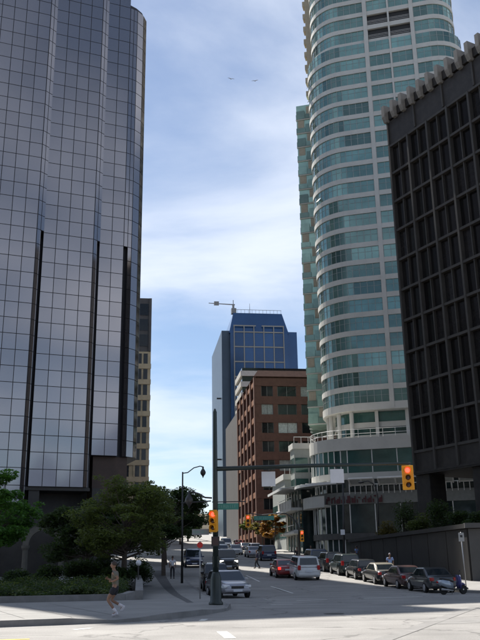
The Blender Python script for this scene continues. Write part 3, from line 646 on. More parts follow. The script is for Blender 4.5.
MB().box(gx0 - .2, gx0 + 2.2 * cwx, -.27, -.02, 86.0, 86.4).build('grid_rail', GOLD, BT); MB().box(gx0 + 2.8 * cwx, gx0 + 5 * cwx + .2, -.27, -.02, 86.0, 86.4).build('grid_rail', GOLD, BT)
rr = MB()
for i in range(14): rr.box(4.6 + i * 1.36, 4.7 + i * 1.36, 1.8, 1.9, 91.6, 93)
rr.box(4.6, 22.5, 1.8, 1.9, 92.9, 93.05); rr.build('roof_rail', GALV, BT)
MB().tube([(11.5, 8, 91.6), (11.5, 8, 97.5)], [.18, .06], 6).build('antenna', GALV, BT)
MB().tube([(4.6, 3, 91.6), (4.6, 3, 95.4)], .45, 6).tube([(5.2, 3, 95.2), (-4.6, 3, 95.6)], [.22, .14], 6).tube([(4.6, 3, 95.4), (4.6, 3, 97)], .15, 6).box(-2.6, -.8, 2.5, 3.5, 94.9, 96.2).box(3.8, 5.6, 2, 4, 91.6, 93.6).build('cleaning_crane', M('crane_grey', (.25, .25, .25), .5), BT)
for z in (38, 60): MB().box(-1.5, -.02, 6, 6.5, z, z + .5).build('bracket', BLACKM, BT)

# cream building at the left, farther up
CB = thing('cream_stone_building', 'narrow cream stone facade with paired windows beyond the mirror tower', 'building', (-22.0, 190, 0), R(7.5))
MB().box(-24, 0, .4, 30, 5, 52.6).build('wall', CREAM, CB); MB().box(-24, -.02, .5, 30, 52.62, 66.5).build('upper_wall', GREYB, CB)
for r in range(12):
    z = 6.3 + r * 3.9
    if r: MB().box(-24, .1, .1, .39, z - .9, z + .3).build('spandrel', CREAM, CB)
    for c in range(6):
        x = -.75 - c * 3.9
        for q in (0, 1.45): MB().box(x - q - 1.0, x - q, .28, .39, z + .35, z + 2.9).build('window', DGLASS, CB)
        MB().box(x - 2.86, x - 2.5, 0, .39, z + .32, z + 3.0).build('pilaster', CREAM, CB)
for c in range(7): MB().box(-24 + c * 3.9, -23.4 + c * 3.9, .1, .49, 52.7, 66.4).build('upper_pilaster', GREYB, CB)
for r in range(3):
    for c in range(6): MB().box(-3.2 - c * 3.9 + .3, -3.2 - c * 3.9 + 2.4, .38, .48, 54 + r * 4, 57 + r * 4).build('window', DGLASS, CB)

# ================================================================== VEGETATION
def leafmat(name, col):
    m = M(name, col, 0.55, var=.45, scale=1.3, spec=.3, coords='World'); t = m.node_tree; b = t.nodes['Principled BSDF']
    tr_ = t.nodes.new('ShaderNodeBsdfTranslucent'); mx_ = t.nodes.new('ShaderNodeMixShader'); mx_.inputs[0].default_value = .4
    tr_.inputs[0].default_value = (min(1, col[0] * 2.2), min(1, col[1] * 2.2), col[2] * 1.2, 1)
    t.links.new(b.outputs[0], mx_.inputs[1]); t.links.new(tr_.outputs[0], mx_.inputs[2]); t.links.new(mx_.outputs[0], t.nodes['Material Output'].inputs['Surface']); return m
LF1 = leafmat('leaf_dark', (.038, .062, .024)); LF2 = leafmat('leaf_mid', (.085, .11, .036)); LF3 = leafmat('leaf_olive', (.10, .085, .03)); LF4 = leafmat('leaf_bright', (.06, .14, .03)); LF5 = leafmat('leaf_orange', (.20, .10, .025))
def leaves(mb, c, r, n, size, rng):
    for _ in range(n):
        while True:
            d = Vector((rng.uniform(-1, 1), rng.uniform(-1, 1), rng.uniform(-1, 1)))
            if d.length < 1: break
        p = Vector(c) + Vector((d.x * r[0], d.y * r[1], d.z * r[2]))
        a = Vector((rng.gauss(0, 1), rng.gauss(0, 1), rng.gauss(0, .45))).normalized(); b = a.cross(Vector((rng.gauss(0, .5), rng.gauss(0, .5), 1))).normalized()
        s_ = size * rng.uniform(.6, 1.3)
        mb.add([p - a * s_, p + b * s_ * .5, p + a * s_, p - b * s_ * .5], [(0, 1, 2, 3)])
def tree(name, label, base, h, crown, nclump, nleaf, size, mat, seed, zc=.62, trunk_r=.16, group=None, flat=.35, bare=0.35):
    rng = random.Random(seed); t = thing(name, label, 'tree', base, rng.uniform(0, 6), group)
    tr = MB(); lean = Vector((rng.uniform(-.3, .3), rng.uniform(-.3, .3), 0))
    top = Vector((0, 0, h * .72)) + lean * 1.5
    pts = [Vector((0, 0, -.15)), Vector((0, 0, .25)), Vector((0, 0, h * .25)) + lean * .4, Vector((0, 0, h * .5)) + lean, top]
    tr.tube(pts, [trunk_r * 1.5, trunk_r * 1.1, trunk_r * .85, trunk_r * .6, trunk_r * .25], 9)
    cm = MB()
    for k in range(nclump):
        a = rng.uniform(0, 2 * math.pi); e = rng.uniform(-.75, 1.0); q = math.sqrt(max(0, 1 - e * e)); rad = rng.uniform(.45, 1.0) ** .6
        c = Vector((math.cos(a) * q * crown[0] * rad, math.sin(a) * q * crown[1] * rad, h * zc + e * crown[2] * rad))
        cs = rng.uniform(.6, 1.25) * crown[0] * .27
        s_ = pts[2].lerp(pts[4], min(1, max(0, (c.z / h - bare) * 1.3)))
        mid = s_.lerp(c, .55) + Vector((0, 0, -.12 * h * rng.random() * .5))
        tr.tube([s_, mid, c], [trunk_r * .32, trunk_r * .18, .012], 5)
        leaves(cm, c, (cs, cs, cs * flat), int(nleaf / nclump), size, rng)
        for _ in range(2):
            d = Vector((rng.uniform(-1, 1), rng.uniform(-1, 1), rng.uniform(-.3, .6))) * cs * 1.1
            tr.tube([c, c + d], [.018, .006], 4); leaves(cm, c + d, (cs * .45, cs * .45, cs * .2), int(nleaf / nclump * .22), size * .85, rng)
    tr.build('trunk', BARK, t); cm.build('crown', mat, t); return t
tree('garden_tree', 'broad feathery tree at the corner of the planted bed', (-7.9, 55, .5), 7.0, (3.9, 3.2, 2.8), 60, 17000, .115, LF2, 3, .58, .2, flat=.4)
tree('garden_tree', 'dark dense tree between the stone arcade and feathery tree', (-11.6, 62, .6), 6.2, (3.4, 3.0, 2.6), 46, 13000, .14, LF1, 5, .56, .2, flat=.5)
tree('garden_tree', 'leafy tree half out of view beside the stone arcade', (-15.7, 50.5, .5), 7.2, (2.6, 2.6, 3.2), 40, 12000, .13, LF4, 8, .6, .18, flat=.5)
tree('street_tree', 'spreading street tree on the left pavement by the walker', (-6.9, 72, gz(72)), 7.4, (3.9, 3.5, 2.6), 50, 14000, .15, LF1, 13, .68, .18, flat=.4)
tree('street_tree', 'smaller street tree farther up the left pavement', (-8.4, 90, gz(90)), 7.0, (3.2, 3.0, 2.3), 36, 7000, .18, LF1, 17, .68, .16, flat=.45)
tree('street_tree', 'distant street tree on the left side below the grey sky', (-12, 118, gz(118)), 7.5, (3.6, 3.6, 2.6), 32, 6000, .22, LF2, 19, .64, .16, flat=.5)
for i, (x, y, m_, sd_) in enumerate(((4.6, 128, LF5, 23), (3.2, 142, LF3, 29), (1.5, 165, LF2, 31))):
    tree('street_tree', ['small orange tinted street tree before the brown block', 'olive street tree beside the brown block', 'green street tree on the far right kerb'][i], (x, y, gz(y)), 6.2, (2.1, 2.1, 2.0), 24, 3600, .2, m_, sd_, .62, .12, flat=.6)
for i in range(6):
    y = 190 + i * 34; x = -20.5 - .1317 * (y - 190) + (i % 2) * 4
    tree('distant_tree', 'far round street tree near the top of the hill', (x + 6, y, gz(y)), 8.5, (4.4, 4.4, 3.3), 18, 2600, .34, LF1, 40 + i, .62, .2, group='trees at the top of the street', flat=.7)
# distant blocks closing the street
for i, (px0, px1, pt, Y, m_) in enumerate(((168, 196, 522, 330, GREYW), (192, 211, 514, 400, CREAM))):
    a_ = at(px0, pt, Y); b_ = at(px1, pt, Y); o = thing('distant_block', ['distant grey office block closing the street', 'distant cream block beside the blue tower foot'][i], 'building', (a_.x, Y, gz(Y)), 0); h_ = a_.z - gz(Y); w_ = b_.x - a_.x
    MB().box(0, w_, 0, 20, -1, h_).build('wall', m_, o)
    for r in range(int(h_ / 3.8)):
        for c in range(5): MB().box(w_ * (c + .18) / 5, w_ * (c + .82) / 5, -.06, .02, 1.2 + r * 3.8, 3.2 + r * 3.8).build('window', DGLASS, o)
# big shrubs in the garden
# shrubs on the terrace of the black block
def shrub(label, base, r, n, size, mat, seed, group=None):
    rng = random.Random(seed); t = thing('terrace_shrub', label, 'shrub', base, 0, group); st = MB(); cm = MB()
    for k in range(9):
        a = rng.uniform(0, 6.28); c = Vector((math.cos(a) * r[0] * .6 * rng.random(), math.sin(a) * r[1] * .6 * rng.random(), r[2] * rng.uniform(.5, 1.5)))
        st.tube([(0, 0, -.1), c * .5 + Vector((0, 0, .1)), c], [.05, .035, .015], 5); leaves(cm, c, (r[0] * .55, r[1] * .55, r[2] * .42), n // 9, size, rng)
    st.build('stem', BARK, t); cm.build('foliage', mat, t); return t
for i, (px, py, Y, r, m_) in enumerate(((398, 520, 80, (1.7, 1.6, 2.0), LF1), (414, 521, 76, (1.5, 1.4, 1.2), LF2), (432, 520, 73, (1.6, 1.4, 1.7), LF1), (383, 527, 84, (1.5, 1.4, 1.1), LF3), (452, 519, 70, (1.4, 1.4, 1.0), LF1), (470, 517, 67, (1.3, 1.3, .9), LF1))):
    p = at(px, py, Y); shrub(['tall dark shrub on the terrace beside the corner column', 'mid green terrace shrub right of the corner column', 'dark bushy shrub in the middle of the terrace wall', 'olive shrub at the uphill end of the terrace', 'low dark shrub above the terrace wall corner', 'low dark shrub above the sign post'][i], (p.x + .6, p.y, 4.1), r, 2200, .11, m_, 60 + i)

for i, (px, Y, r) in enumerate(((75, 56, (1.5, 1.3, 1.1)), (97, 58, (1.6, 1.4, 1.3)), (118, 54, (1.4, 1.2, 1.0)), (140, 60, (1.3, 1.3, 1.2)), (50, 58, (1.5, 1.3, .9)), (18, 55, (1.5, 1.4, .9)))):
    q = at(px, 585, Y); o = shrub(['round dark garden shrub near the glimpsed car', 'tall dark garden shrub behind the runner', 'dark garden shrub at the foot of the feathery tree', 'dark shrub by the globe lamp', 'low garden shrub in front of the stone arch', 'low garden shrub beneath the arcade columns'][i], (q.x, Y, .35), r, 3400, .10, LF1, 90 + i); o.name = 'garden_shrub'
# planted bed in front of the mirror tower
PB = thing('planted_bed', 'long low concrete edged bed full of dark groundcover', 'planter', (0, 0, .15), 0)
bw = MB(); bw.seg((-60, 22.6), (-11.9, 41.0), .4, 0, .30, 0); bw.seg((-11.89, 41.0), (-5.95, 42.3), .4, 0, .30, 0)
bw.build('front_kerb_wall', KERB, PB)
MB().loft([[(-5.94, 42.3, 0), (-5.5, 42.6, 0), (-5.9, 42.95, 0), (-6.3, 42.7, 0)], [(-5.94, 42.3, .30), (-5.5, 42.6, .42), (-5.9, 42.95, .42), (-6.3, 42.7, .30)]]).build('corner_block', KERB, PB)
MB().loft([[(-5.5, 42.6, 0), (-5.1, 42.6, 0), (-5.1, 42.6, .45), (-5.5, 42.6, .45)], [(-6.3, 49, .1), (-5.9, 49, .1), (-5.9, 49, .85), (-6.3, 49, .85)], [(-8.6, 66, .4), (-8.2, 66, .4), (-8.2, 66, 1.2), (-8.6, 66, 1.2)]]).build('side_wall', KERB, PB)
sm_ = MB().prism([(-60, 23.1), (-11.9, 41.35), (-6.1, 42.7), (-6.6, 49), (-8.7, 66), (-60, 66)], -.1, .24).build('soil', SOIL, PB)
rng = random.Random(77); gc = MB(); gc2 = MB()
for i in range(1500):
    x = rng.uniform(-22, -6.2); lim = 42.7 + (x + 6.1) * .22 if x > -11.9 else 41.35 + (x + 11.9) * .38; y = lim + .25 + 14 * rng.random() ** 1.6
    if x > -6.2 - (y - 42) * .11: continue
    hh = .25 + .5 * min(1, (y - lim) / 4) + .25 * math.sin(x * 1.7) * math.sin(y * 1.3)
    leaves(gc if rng.random() < .75 else gc2, (x, y, .25 + hh * .45), (.45, .45, max(.15, hh * .6)), 34, .085, rng)
gc.build('groundcover', LF1, PB, kind='stuff'); gc2.build('light_groundcover', LF2, PB, kind='stuff')

# stone arcade in front of the tower lobby
AR = thing('stone_arcade', 'weathered stone arch and columns half hidden by garden trees', 'arcade', (-19.2, 70, .15), R(10))
def arch(x, w, zs, r0, r1):
    vs_ = []; n = 14; mb = MB(); rings = []
    for i in range(n + 1):
        a = math.pi * i / n; ca, sa = math.cos(a), math.sin(a)
        rings.append([(x - ca * r0, -.3, zs + sa * r0), (x - ca * r1, -.3, zs + sa * r1), (x - ca * r1, .3, zs + sa * r1), (x - ca * r0, .3, zs + sa * r0)])
    return mb.loft(rings)
for k, x in enumerate((-3.2, 2.3)):
    arch(x, 2, 3.5, 1.25, 1.75).build('arch_ring', STONE, AR)
    for s_ in (-1.5, 1.5): MB().lathe([(.36, 0), (.36, .3), (.26, .4), (.23, 3.1), (.34, 3.3), (.36, 3.5)], 14, (x + s_, 0, 0)).build('column', STONE, AR)
    arch(x, 2, 3.5, .02, 1.24).build('arch_infill', DKSTONE, AR) if k == 0 else None
for x in (-6.6, -8.6, 5.4): MB().lathe([(.36, 0), (.36, .3), (.26, .4), (.23, 3.1), (.34, 3.3), (.36, 3.5)], 14, (x, 0, 0)).build('column', STONE, AR)
MB().box(-9.2, -5.0, -.35, .35, 3.52, 4.3).build('lintel', STONE, AR); MB().box(-9.2, 6.2, 3.6, 3.9, 0, 5.4).build('rear_wall', DKSTONE, AR)

# ================================================================== STREET FURNITURE
def signal_head(parent, p, rz, w=.5, h=1.06, lit=0, back=True):
    b = thing('x', 'x', 'x'); bpy.data.objects.remove(b)
    hd = bevel(MB().box(-w / 2, w / 2, -.02, .05, -h / 2, h / 2), .02).build('signal_backboard', YEL, parent); hd.location = p; hd.rotation_euler = (0, 0, rz)
    MB().box(-.16, .16, .051, .24, -h * .45, h * .45).build('signal_housing', YEL, hd)
    for i in range(3):
        z = h * .3 - i * h * .3; r_ = h * .105
        MB().lathe([(0, -.075), (r_ * .7, -.065), (r_, -.021)], 14, (0, 0, z), 'y').build('lit_lens' if i == lit else 'lens', REDL if i == lit else DLENS, hd)
        vz = MB(); rings = []
        for yy, rr_ in ((-.022, r_ * 1.12), (-.24, r_ * 1.12)):
            rings.append([(math.sin(a) * rr_, yy, z + math.cos(a) * rr_) for a in [R(-115 + 23 * j) for j in range(11)]] + [(math.sin(a) * rr_ * 1.1, yy, z + math.cos(a) * rr_ * 1.1) for a in [R(115 - 23 * j) for j in range(11)]])
        vz.loft(rings); vz.build('visor', YEL, hd)
    return hd
def strokes(parent, x0, x1, y, z0, z1, mat, n, seed):
    rg = random.Random(seed); mb = MB(); w = (x1 - x0) / n; h = z1 - z0; t_ = w * .16
    for i in range(n):
        x = x0 + i * w; xe = x + w * .66
        mb.box(x, x + t_, y - .006, y, z0, z1)
        if rg.random() < .6: mb.box(xe - t_, xe, y - .006, y, z0, z1)
        for zz_ in rg.sample((z0, z0 + h * .45, z1 - t_), rg.choice((1, 2, 2))): mb.box(x + t_ + .001, xe - t_ - .001, y - .006, y, zz_, zz_ + t_)
    mb.build('lettering', mat, parent, kind='stuff')

SPX, SPY = -1.18, 35.2
SP = thing('traffic_signal_pole', 'dark green signal pole with long mast arm at the near corner', 'traffic light', (SPX, SPY, .15), 0)
def rel(px, py, Y): p = at(px, py, Y); return Vector((p.x - SPX, p.y - SPY, p.z - .15))
MB().lathe([(.30, 0), (.30, .10), (.235, .16), (.225, 1.05), (.17, 1.25), (.14, 1.32)], 14).build('base_casing', POLEG, SP, True)
MB().lathe([(.125, 1.30), (.105, 5.0), (.085, 8.1), (.03, 8.25)], 12).build('pole', POLEG, SP, True)
a0 = rel(212, 469, SPY); a1 = rel(411, 463.5, SPY + .6)
MB().tube([Vector((0, 0, a0.z)), a0.lerp(a1, .5) + Vector((0, 0, .03)), a1], [.10, .085, .06], 10).build('mast_arm', POLEG, SP, True)
MB().tube([a1 + Vector((-.08, 0, .06)), a1 + Vector((-.08, 0, -.1))], .04, 6).build('hanger', GALV, SP)
p = rel(408, 477.5, SPY + .45); signal_head(SP, p, R(-9))
p = rel(213, 521, SPY - .35); signal_head(SP, p, R(-14), .34, .92)
for i, (px, py, w, h, m_) in enumerate(((268.5, 479, .60, .64, WHS), (337, 476, .60, .60, WHS))):
    p = rel(px, py, SPY + .35); b = bevel(MB().box(-w / 2, w / 2, -.015, .015, -h / 2, h / 2), .01).build('hanging_sign', m_, SP); b.location = p
    MB().tube([(0, .03, h / 2 - .1), (0, .03, h / 2 + .2)], .025, 6).build('sign_bracket', BLACKM, b)
p = rel(205, 499.5, SPY); MB().tube([rel(212, 502, SPY), rel(246, 501.5, SPY)], .022, 6).build('sign_rod', BLACKM, SP)
b = MB().box(-.52, .52, -.01, .01, -.13, .13).build('street_name_sign', TEAL, SP); b.location = rel(226.5, 506.5, SPY); strokes(b, -.42, .44, -.012, -.06, .07, M('pale_letter', (.16, .33, .28), .5), 9, 3)
b = MB().box(-.36, .36, -.01, .01, -.12, .12).build('street_name_sign', M('grey_sign', (.22, .23, .24), .5), SP); b.location = rel(200.5, 532, SPY); strokes(b, -.3, .3, -.012, -.05, .06, M('pale_letter', (.16, .33, .28), .5), 7, 4)
# lamp arm of the signal pole, with a hanging teardrop lantern
def lantern(parent, c, s=1.0):
    o = MB().lathe([(.03, .36), (.06, .30), (.05, .22), (.10, .16), (.17, .02), (.155, -.10), (.06, -.22), (.015, -.34)], 12).build('lantern', BLACKM, parent, True); o.location = c; o.scale = (s, s, s); return o
MB().tube([rel(212, 498, SPY), rel(205, 497.5, SPY), rel(198, 493.5, SPY), rel(192, 492, SPY), rel(189, 492.5, SPY)], .035, 8).build('lamp_arm', BLACKM, SP, True)
lantern(SP, rel(189, 500.0, SPY), 1.05); MB().tube([rel(189, 494, SPY), rel(189, 488.5, SPY)], [.03, .008], 6).build('finial', BLACKM, SP)
MB().tube([rel(211, 501, SPY), rel(181, 503, SPY)], .03, 6).build('sign_rod', BLACKM, SP)
MB().box(-.14, .14, -.1, .12, 1.5, 1.95).build('control_box', POLEG, SP); MB().box(-.17, .17, -.22, -.1, 2.35, 2.75).build('pedestrian_signal', BLACKM, SP)
MB().box(-.13, .13, -.235, -.221, 2.40, 2.70).build('hand_signal', DLENS, SP)

# lamp post standing behind the trees
q = at(182, 575, 62); LP = thing('street_lamp', 'grey lamp post with gooseneck lantern rising above the trees', 'street lamp', (q.x, q.y, gz(62) + .15))
tp = at(181, 472, 62); hz = tp.z - gz(62) - .15
MB().tube([(0, 0, 0), (0, 0, hz * .5), (0, 0, hz)], [.10, .075, .055], 9).build('pole', BLACKM, LP, True)
e = at(203, 468.5, 62); ex = e.x - q.x
MB().tube([(0, 0, hz - .1), (ex * .25, 0, hz - .05), (ex * .55, 0, hz + .30), (ex * .85, 0, hz + .42), (ex, 0, hz + .36)], .04, 8).build('arm', BLACKM, LP, True); lantern(LP, (ex, 0, hz - .05), 1.25)

# far corner signal with green sign
FY = 77; q = at(299, 560, FY); FX = q.x; FZ = gz(FY) + .15
FS = thing('far_signal_pole', 'far corner signal pole with curved arm and green street sign', 'traffic light', (FX, FY, FZ), 0)
def relf(px, py, Y=FY): p = at(px, py, Y); return Vector((p.x - FX, p.y - FY, p.z - FZ))
MB().tube([(0, 0, 0), relf(299, 530), relf(297.5, 524), relf(293, 518), relf(286, 513.5), relf(279, 512.5)], [.12, .09, .085, .07, .06, .05], 9).build('pole', BLACKM, FS, True)
MB().tube([relf(282, 513), relf(262, 515), relf(246, 513)], [.05, .05, .04], 7).build('mast_arm', BLACKM, FS)
o = MB().box(-.95, .95, -.02, .02, -.2, .2).build('street_name_sign', TEAL, FS); o.location = relf(264, 518); strokes(o, -.8, .8, -.022, -.1, .1, M('pale_letter', (.16, .33, .28), .5), 9, 8)
signal_head(FS, relf(248, 521, FY - .3), 0, .5, 1.15); signal_head(FS, relf(302, 536, FY - .3), 0, .34, 1.0)
hl = MB().ell((0, 0, 0), (.3, .16, .12), 10, 6).build('lamp_head', GALV, FS, True); hl.location = relf(279, 513)

# plain poles and the curved lamp by the podium
for i, (px, Y, top, lab) in enumerate(((344, 82, 482, 'tall thin dark pole before the curved podium'),)):
    q = at(px, 560, Y); o = thing('plain_pole', lab, 'pole', (q.x, Y, gz(Y) + .15)); t_ = at(px - 1, top, Y)
    MB().tube([(0, 0, 0), (t_.x - q.x, 0, t_.z - gz(Y) - .15)], [.13, .08], 9).build('shaft', BLACKM, o, True); MB().lathe([(.22, 0), (.22, .12), (.14, .5)], 10).build('foot', BLACKM, o, True)
    MB().box(-.2, .2, -.16, -.02, 3.0, 3.5).build('small_sign', WHS, o)
Y = 86; q = at(379, 560, Y); CLx = q.x
CL = thing('curved_street_lamp', 'dark curved street lamp in front of the podium canopies', 'street lamp', (CLx, Y, gz(Y) + .15))
def relc(px, py): p = at(px, py, Y); return Vector((p.x - CLx, 0, p.z - gz(Y) - .15))
MB().tube([(0, 0, 0), relc(378, 500), relc(376.5, 489), relc(373, 483.5), relc(368, 481), relc(362, 482)], [.11, .08, .07, .06, .05, .05], 9).build('pole', BLACKM, CL, True)
hl = MB().ell((0, 0, 0), (.32, .16, .11), 10, 6).build('lamp_head', BLACKM, CL, True); hl.location = relc(361, 482.5)

# sign posts
q = at(200, 597, 42); SN = thing('thin_sign_post', 'thin post with a small red round sign behind the signal pole', 'sign', (q.x, 42, .15))
hz = at(198.5, 545, 42).z - .15; MB().tube([(0, 0, 0), (0, 0, hz + .2)], .03, 8).build('post', GALV, SN, True)
o = MB().lathe([(.0, -.03), (.15, -.03), (.15, -.01), (0, -.01)], 18, (0, -.02, 0), 'y').build('red_disc', REDS, SN); o.location = (0, 0, hz)
q = at(466.5, 590, 50.5); SN = thing('parking_sign_post', 'grey post with a small parking sign by the scooter', 'sign', (q.x, 50.5, .15))
hz = at(466.5, 537, 50.5).z - .15; MB().tube([(0, 0, 0), (-.03, 0, hz + .3)], .035, 8).build('post', GALV, SN, True)
o = bevel(MB().box(-.17, .17, -.06, -.04, -.26, .26), .015).build('sign_plate', M('parking_plate', (.30, .30, .29), .5), SN); o.location = (-.03, 0, hz); MB().box(-.07, .07, -.066, -.061, -.02, .12).build('sign_symbol', TRIM, o)
MB().lathe([(.14, 0), (.12, .12), (.04, .16)], 10).build('post_foot', BLACKM, SN, True)
# globe light in the garden
q = at(138, 590, 50); GL = thing('garden_globe_lamp', 'small white globe lamp among the garden trees', 'lamp', (q.x, 50, .4)); hz = at(138, 563, 50).z - .4
MB().tube([(0, 0, -.2), (0, 0, hz - .15)], [.05, .04], 8).build('post', BLACKM, GL); o = MB().ell((0, 0, 0), (.17, .17, .17), 12, 9).build('globe', WHS, GL, True); o.location = (0, 0, hz)

# ================================================================== VEHICLES
def paintm(name, col, metal=.3): return M('paint_' + name, col, .3, metal, var=.05, coat=.6)
def quad_inset(mb, a, b, c, d, ix, iz, off):
    a, b, c, d = map(Vector, (a, b, c, d))
    def bl(u, v): return (a * (1 - u) + b * u) * (1 - v) + (d * (1 - u) + c * u) * v
    n = (b - a).cross(d - a).normalized() * off; P = [bl(ix[0], iz[0]), bl(ix[1], iz[0]), bl(ix[1], iz[1]), bl(ix[0], iz[1])]
    mb.add([p + n for p in P] + [p - n * .5 for p in P], [(0, 1, 2, 3), (0, 4, 5, 1), (1, 5, 6, 2), (2, 6, 7, 3), (3, 7, 4, 0)]); return mb
KIND = {  # L, W, H, belt, hood, trunk, cabin base rear, cabin base front, roof rear, roof front
    'sedan': (4.6, 1.76, 1.43, .92, .82, .95, -1.75, 1.15, -.95, .35), 'hatch': (4.2, 1.74, 1.48, .93, .84, .93, -1.98, 1.10, -1.65, .35),
    'suv': (4.5, 1.82, 1.72, 1.08, 1.02, 1.08, -2.15, 1.05, -1.95, .45), 'van': (4.8, 1.9, 1.80, 1.02, .96, 1.02, -2.32, 1.55, -2.12, .55), 'truck': (5.2, 1.98, 1.92, 1.18, 1.14, 1.18, -2.5, 1.05, -2.35, .5)}
def car(label, kind, paint, x, y, rz, group='vehicles on the street', brake=False, cat='car', headl=False, z=None):
    L, W, Hh, belt, hood, trunk, ca, cb, ra, rb = KIND[kind]; sgn = math.cos(rz)
    t = thing('car' if cat == 'car' else cat.replace(' ', '_'), label, cat, (x, y, (gz(y) if z is None else z)), rz, group, math.atan(slope(y)) * (1 if sgn > 0 else -1))
    w = W / 2; g = .24; secs = [(-L / 2, .80, .42, trunk * .80), (-L / 2 + .06, .92, .34, trunk * .93), (-L / 2 + .3, .98, g, trunk), (ca + .15, 1, g, (trunk + belt) / 2), (-.6, 1, g, belt), (.6, 1, g, belt), (cb, .99, g, belt), (cb + .25, .985, g, (hood + belt) / 2 + .02), (L / 2 - .45, .95, g, hood), (L / 2 - .12, .88, .30, hood * .9), (L / 2, .74, .40, hood * .76)]
    rings = []
    for yy, s_, zb, zt_ in secs:
        h_ = zt_ - zb; half_ = [(.70, 0), (.93, .06), (.985, .22), (1.0, .45), (.985, .68), (.94, .88), (.84, .975), (.5, 1.0)]
        rg = [(w * s_ * u, yy, zb + h_ * v) for u, v in half_] + [(-w * s_ * u, yy, zb + h_ * v) for u, v in reversed(half_)]
        rings.append(rg)
    body = MB().loft(rings).build('body', paint, t, True)
    wt = w * .80; wb = w * .95; zb = belt - .03; zt_ = Hh - .06
    A = [(-wb, ca, zb), (wb, ca, zb), (wb, cb, zb), (-wb, cb, zb)]; T = [(-wt, ra, zt_), (wt, ra, zt_), (wt, rb, zt_), (-wt, rb, zt_)]
    cabm = MB().loft([A, T, [(p[0] * .86, p[1] + (.14 if p[1] < 0 else -.14), Hh) for p in T]]); cabm = bevel(cabm, .05, 2); cab = cabm.build('cabin', paint, t, True)
    gl = [('rear_window', A[1], A[0], T[0], T[1], (.08, .92), (.22, .92)), ('windscreen', A[3], A[2], T[2], T[3], (.05, .95), (.10, .94))]
    quad_inset(MB(), A[0], A[1], T[1], T[0], (.08, .92), (.24, .92), .012).build('rear_window', CGLASS, t); quad_inset(MB(), A[2], A[3], T[3], T[2], (.05, .95), (.10, .95), .012).build('windscreen', CGLASS, t)
    for (p0, p1, q1, q0) in ((A[1], A[2], T[2], T[1]), (A[3], A[0], T[0], T[3])):
        for u0, u1 in (((.08, .36), (.39, .66), (.69, .93)) if kind in ('van', 'suv', 'truck') else ((.12, .48), (.51, .90))):
            quad_inset(MB(), p0, p1, q1, q0, (u0, u1), (.16, .92), .012).build('side_window', CGLASS, t)
    r_ = .33 if kind in ('suv', 'truck') else .30
    for yy in (-L * .295, L * .30):
        for s_ in (-1, 1):
            MB().lathe([(0, s_ * (w * .985 + .004)), (r_ * 1.14, s_ * (w * .985 + .004))], 18, (0, yy, r_ + .02), 'x').build('wheel_arch', TRIM, t)
            tw = MB().lathe([(0, s_ * (w - .18)), (r_ * .95, s_ * (w - .18)), (r_, s_ * (w - .14)), (r_, s_ * (w + .0)), (r_ * .92, s_ * (w + .025)), (r_ * .62, s_ * (w + .022)), (0, s_ * (w + .018))], 18, (0, yy, r_), 'x').build('tyre', TYRE, t)
            MB().lathe([(r_ * .64, s_ * (w + .024)), (r_ * .60, s_ * (w + .036)), (r_ * .2, s_ * (w + .030)), (0, s_ * (w + .034))], 10, (0, yy, r_), 'x').build('rim', RIM, tw)
    for s_ in (-1, 1):
        bevel(MB().box(s_ * w * .70 - .17, s_ * w * .70 + .17, L / 2 - .20, L / 2 - .02 , hood * .68, hood * .84), .03).build('headlight', HEADL if not headl else M('lit_headlight', (1, .92, .75), .3, emit=3.0, var=0), t)
        hz_ = (trunk * .72, trunk * .92) if kind in ('sedan', 'hatch') else (belt * .78, belt * 1.12)
        bevel(MB().box(s_ * w * .80 - .11, s_ * w * .80 + .11, -L / 2 - .02, -L / 2 + .16, *hz_), .02).build('tail_light', BRAKE if brake else TAIL, t)
        bevel(MB().box(s_ * (wb + .08) - .09, s_ * (wb + .08) + .09, cb - .45, cb - .30, belt, belt + .14), .03).build('mirror', paint, t)
        MB().box(s_ * (w + .004) - .006, s_ * (w + .004) + .006, -.05, .12, belt - .16, belt - .12).build('door_handle', TRIM, t)
    MB().box(-w * .42, w * .42, L / 2 - .10, L / 2 + .006, hood * .58, hood * .78).build('grille', TRIM, t)
    bevel(MB().box(-w * .84, w * .84, L / 2 - .16, L / 2 + .05, .34, .52), .05).build('front_bumper', paint, t); bevel(MB().box(-w * .88, w * .88, -L / 2 - .05, -L / 2 + .16, .36, .58), .05).build('rear_bumper', paint, t)
    MB().box(-.26, .26, -L / 2 - .062, -L / 2 - .051, .62, .75).build('number_plate', PLATE, t); MB().box(-.26, .26, L / 2 + .052, L / 2 + .062, .36, .48).build('number_plate', PLATE, t)
    if kind in ('suv', 'truck', 'van'):
        for s_ in (-1, 1): MB().tube([(s_ * wt * .8, ra + .3, Hh + .03), (s_ * wt * .8, rb - .2, Hh + .03)], .02, 6).build('roof_rail', TRIM, t)
    return t
AW = R(7.5); ON = R(187.5)
silver = paintm('silver', (.30, .30, .33), .5); black = paintm('black', (.012, .012, .013), .1); white = paintm('white', (.55, .56, .56), 0); red = paintm('red', (.22, .012, .012), .2)
maroon = paintm('maroon', (.10, .055, .05), .3); grey = paintm('grey', (.055, .058, .06), .4); navy = paintm('navy', (.02, .03, .07), .3); beigep = paintm('beige', (.30, .27, .21), .3); dgreen = paintm('dark_green', (.02, .03, .028), .3)
car('silver hatchback facing the crossing beside the signal pole', 'hatch', silver, -.95, 48.6, ON + R(9))
car('black car queued right behind the silver hatchback', 'suv', black, -2.0, 57.5, ON)
car('dark grey off-road car approaching with lit headlights', 'truck', grey, -1.75, 83, ON, headl=True)
car('blue grey van waiting near the left kerb', 'van', navy, -5.4, 89, ON, cat='van')
car('white minivan seen from behind in the right lane', 'van', white, 4.75, 67.5, AW, cat='van')
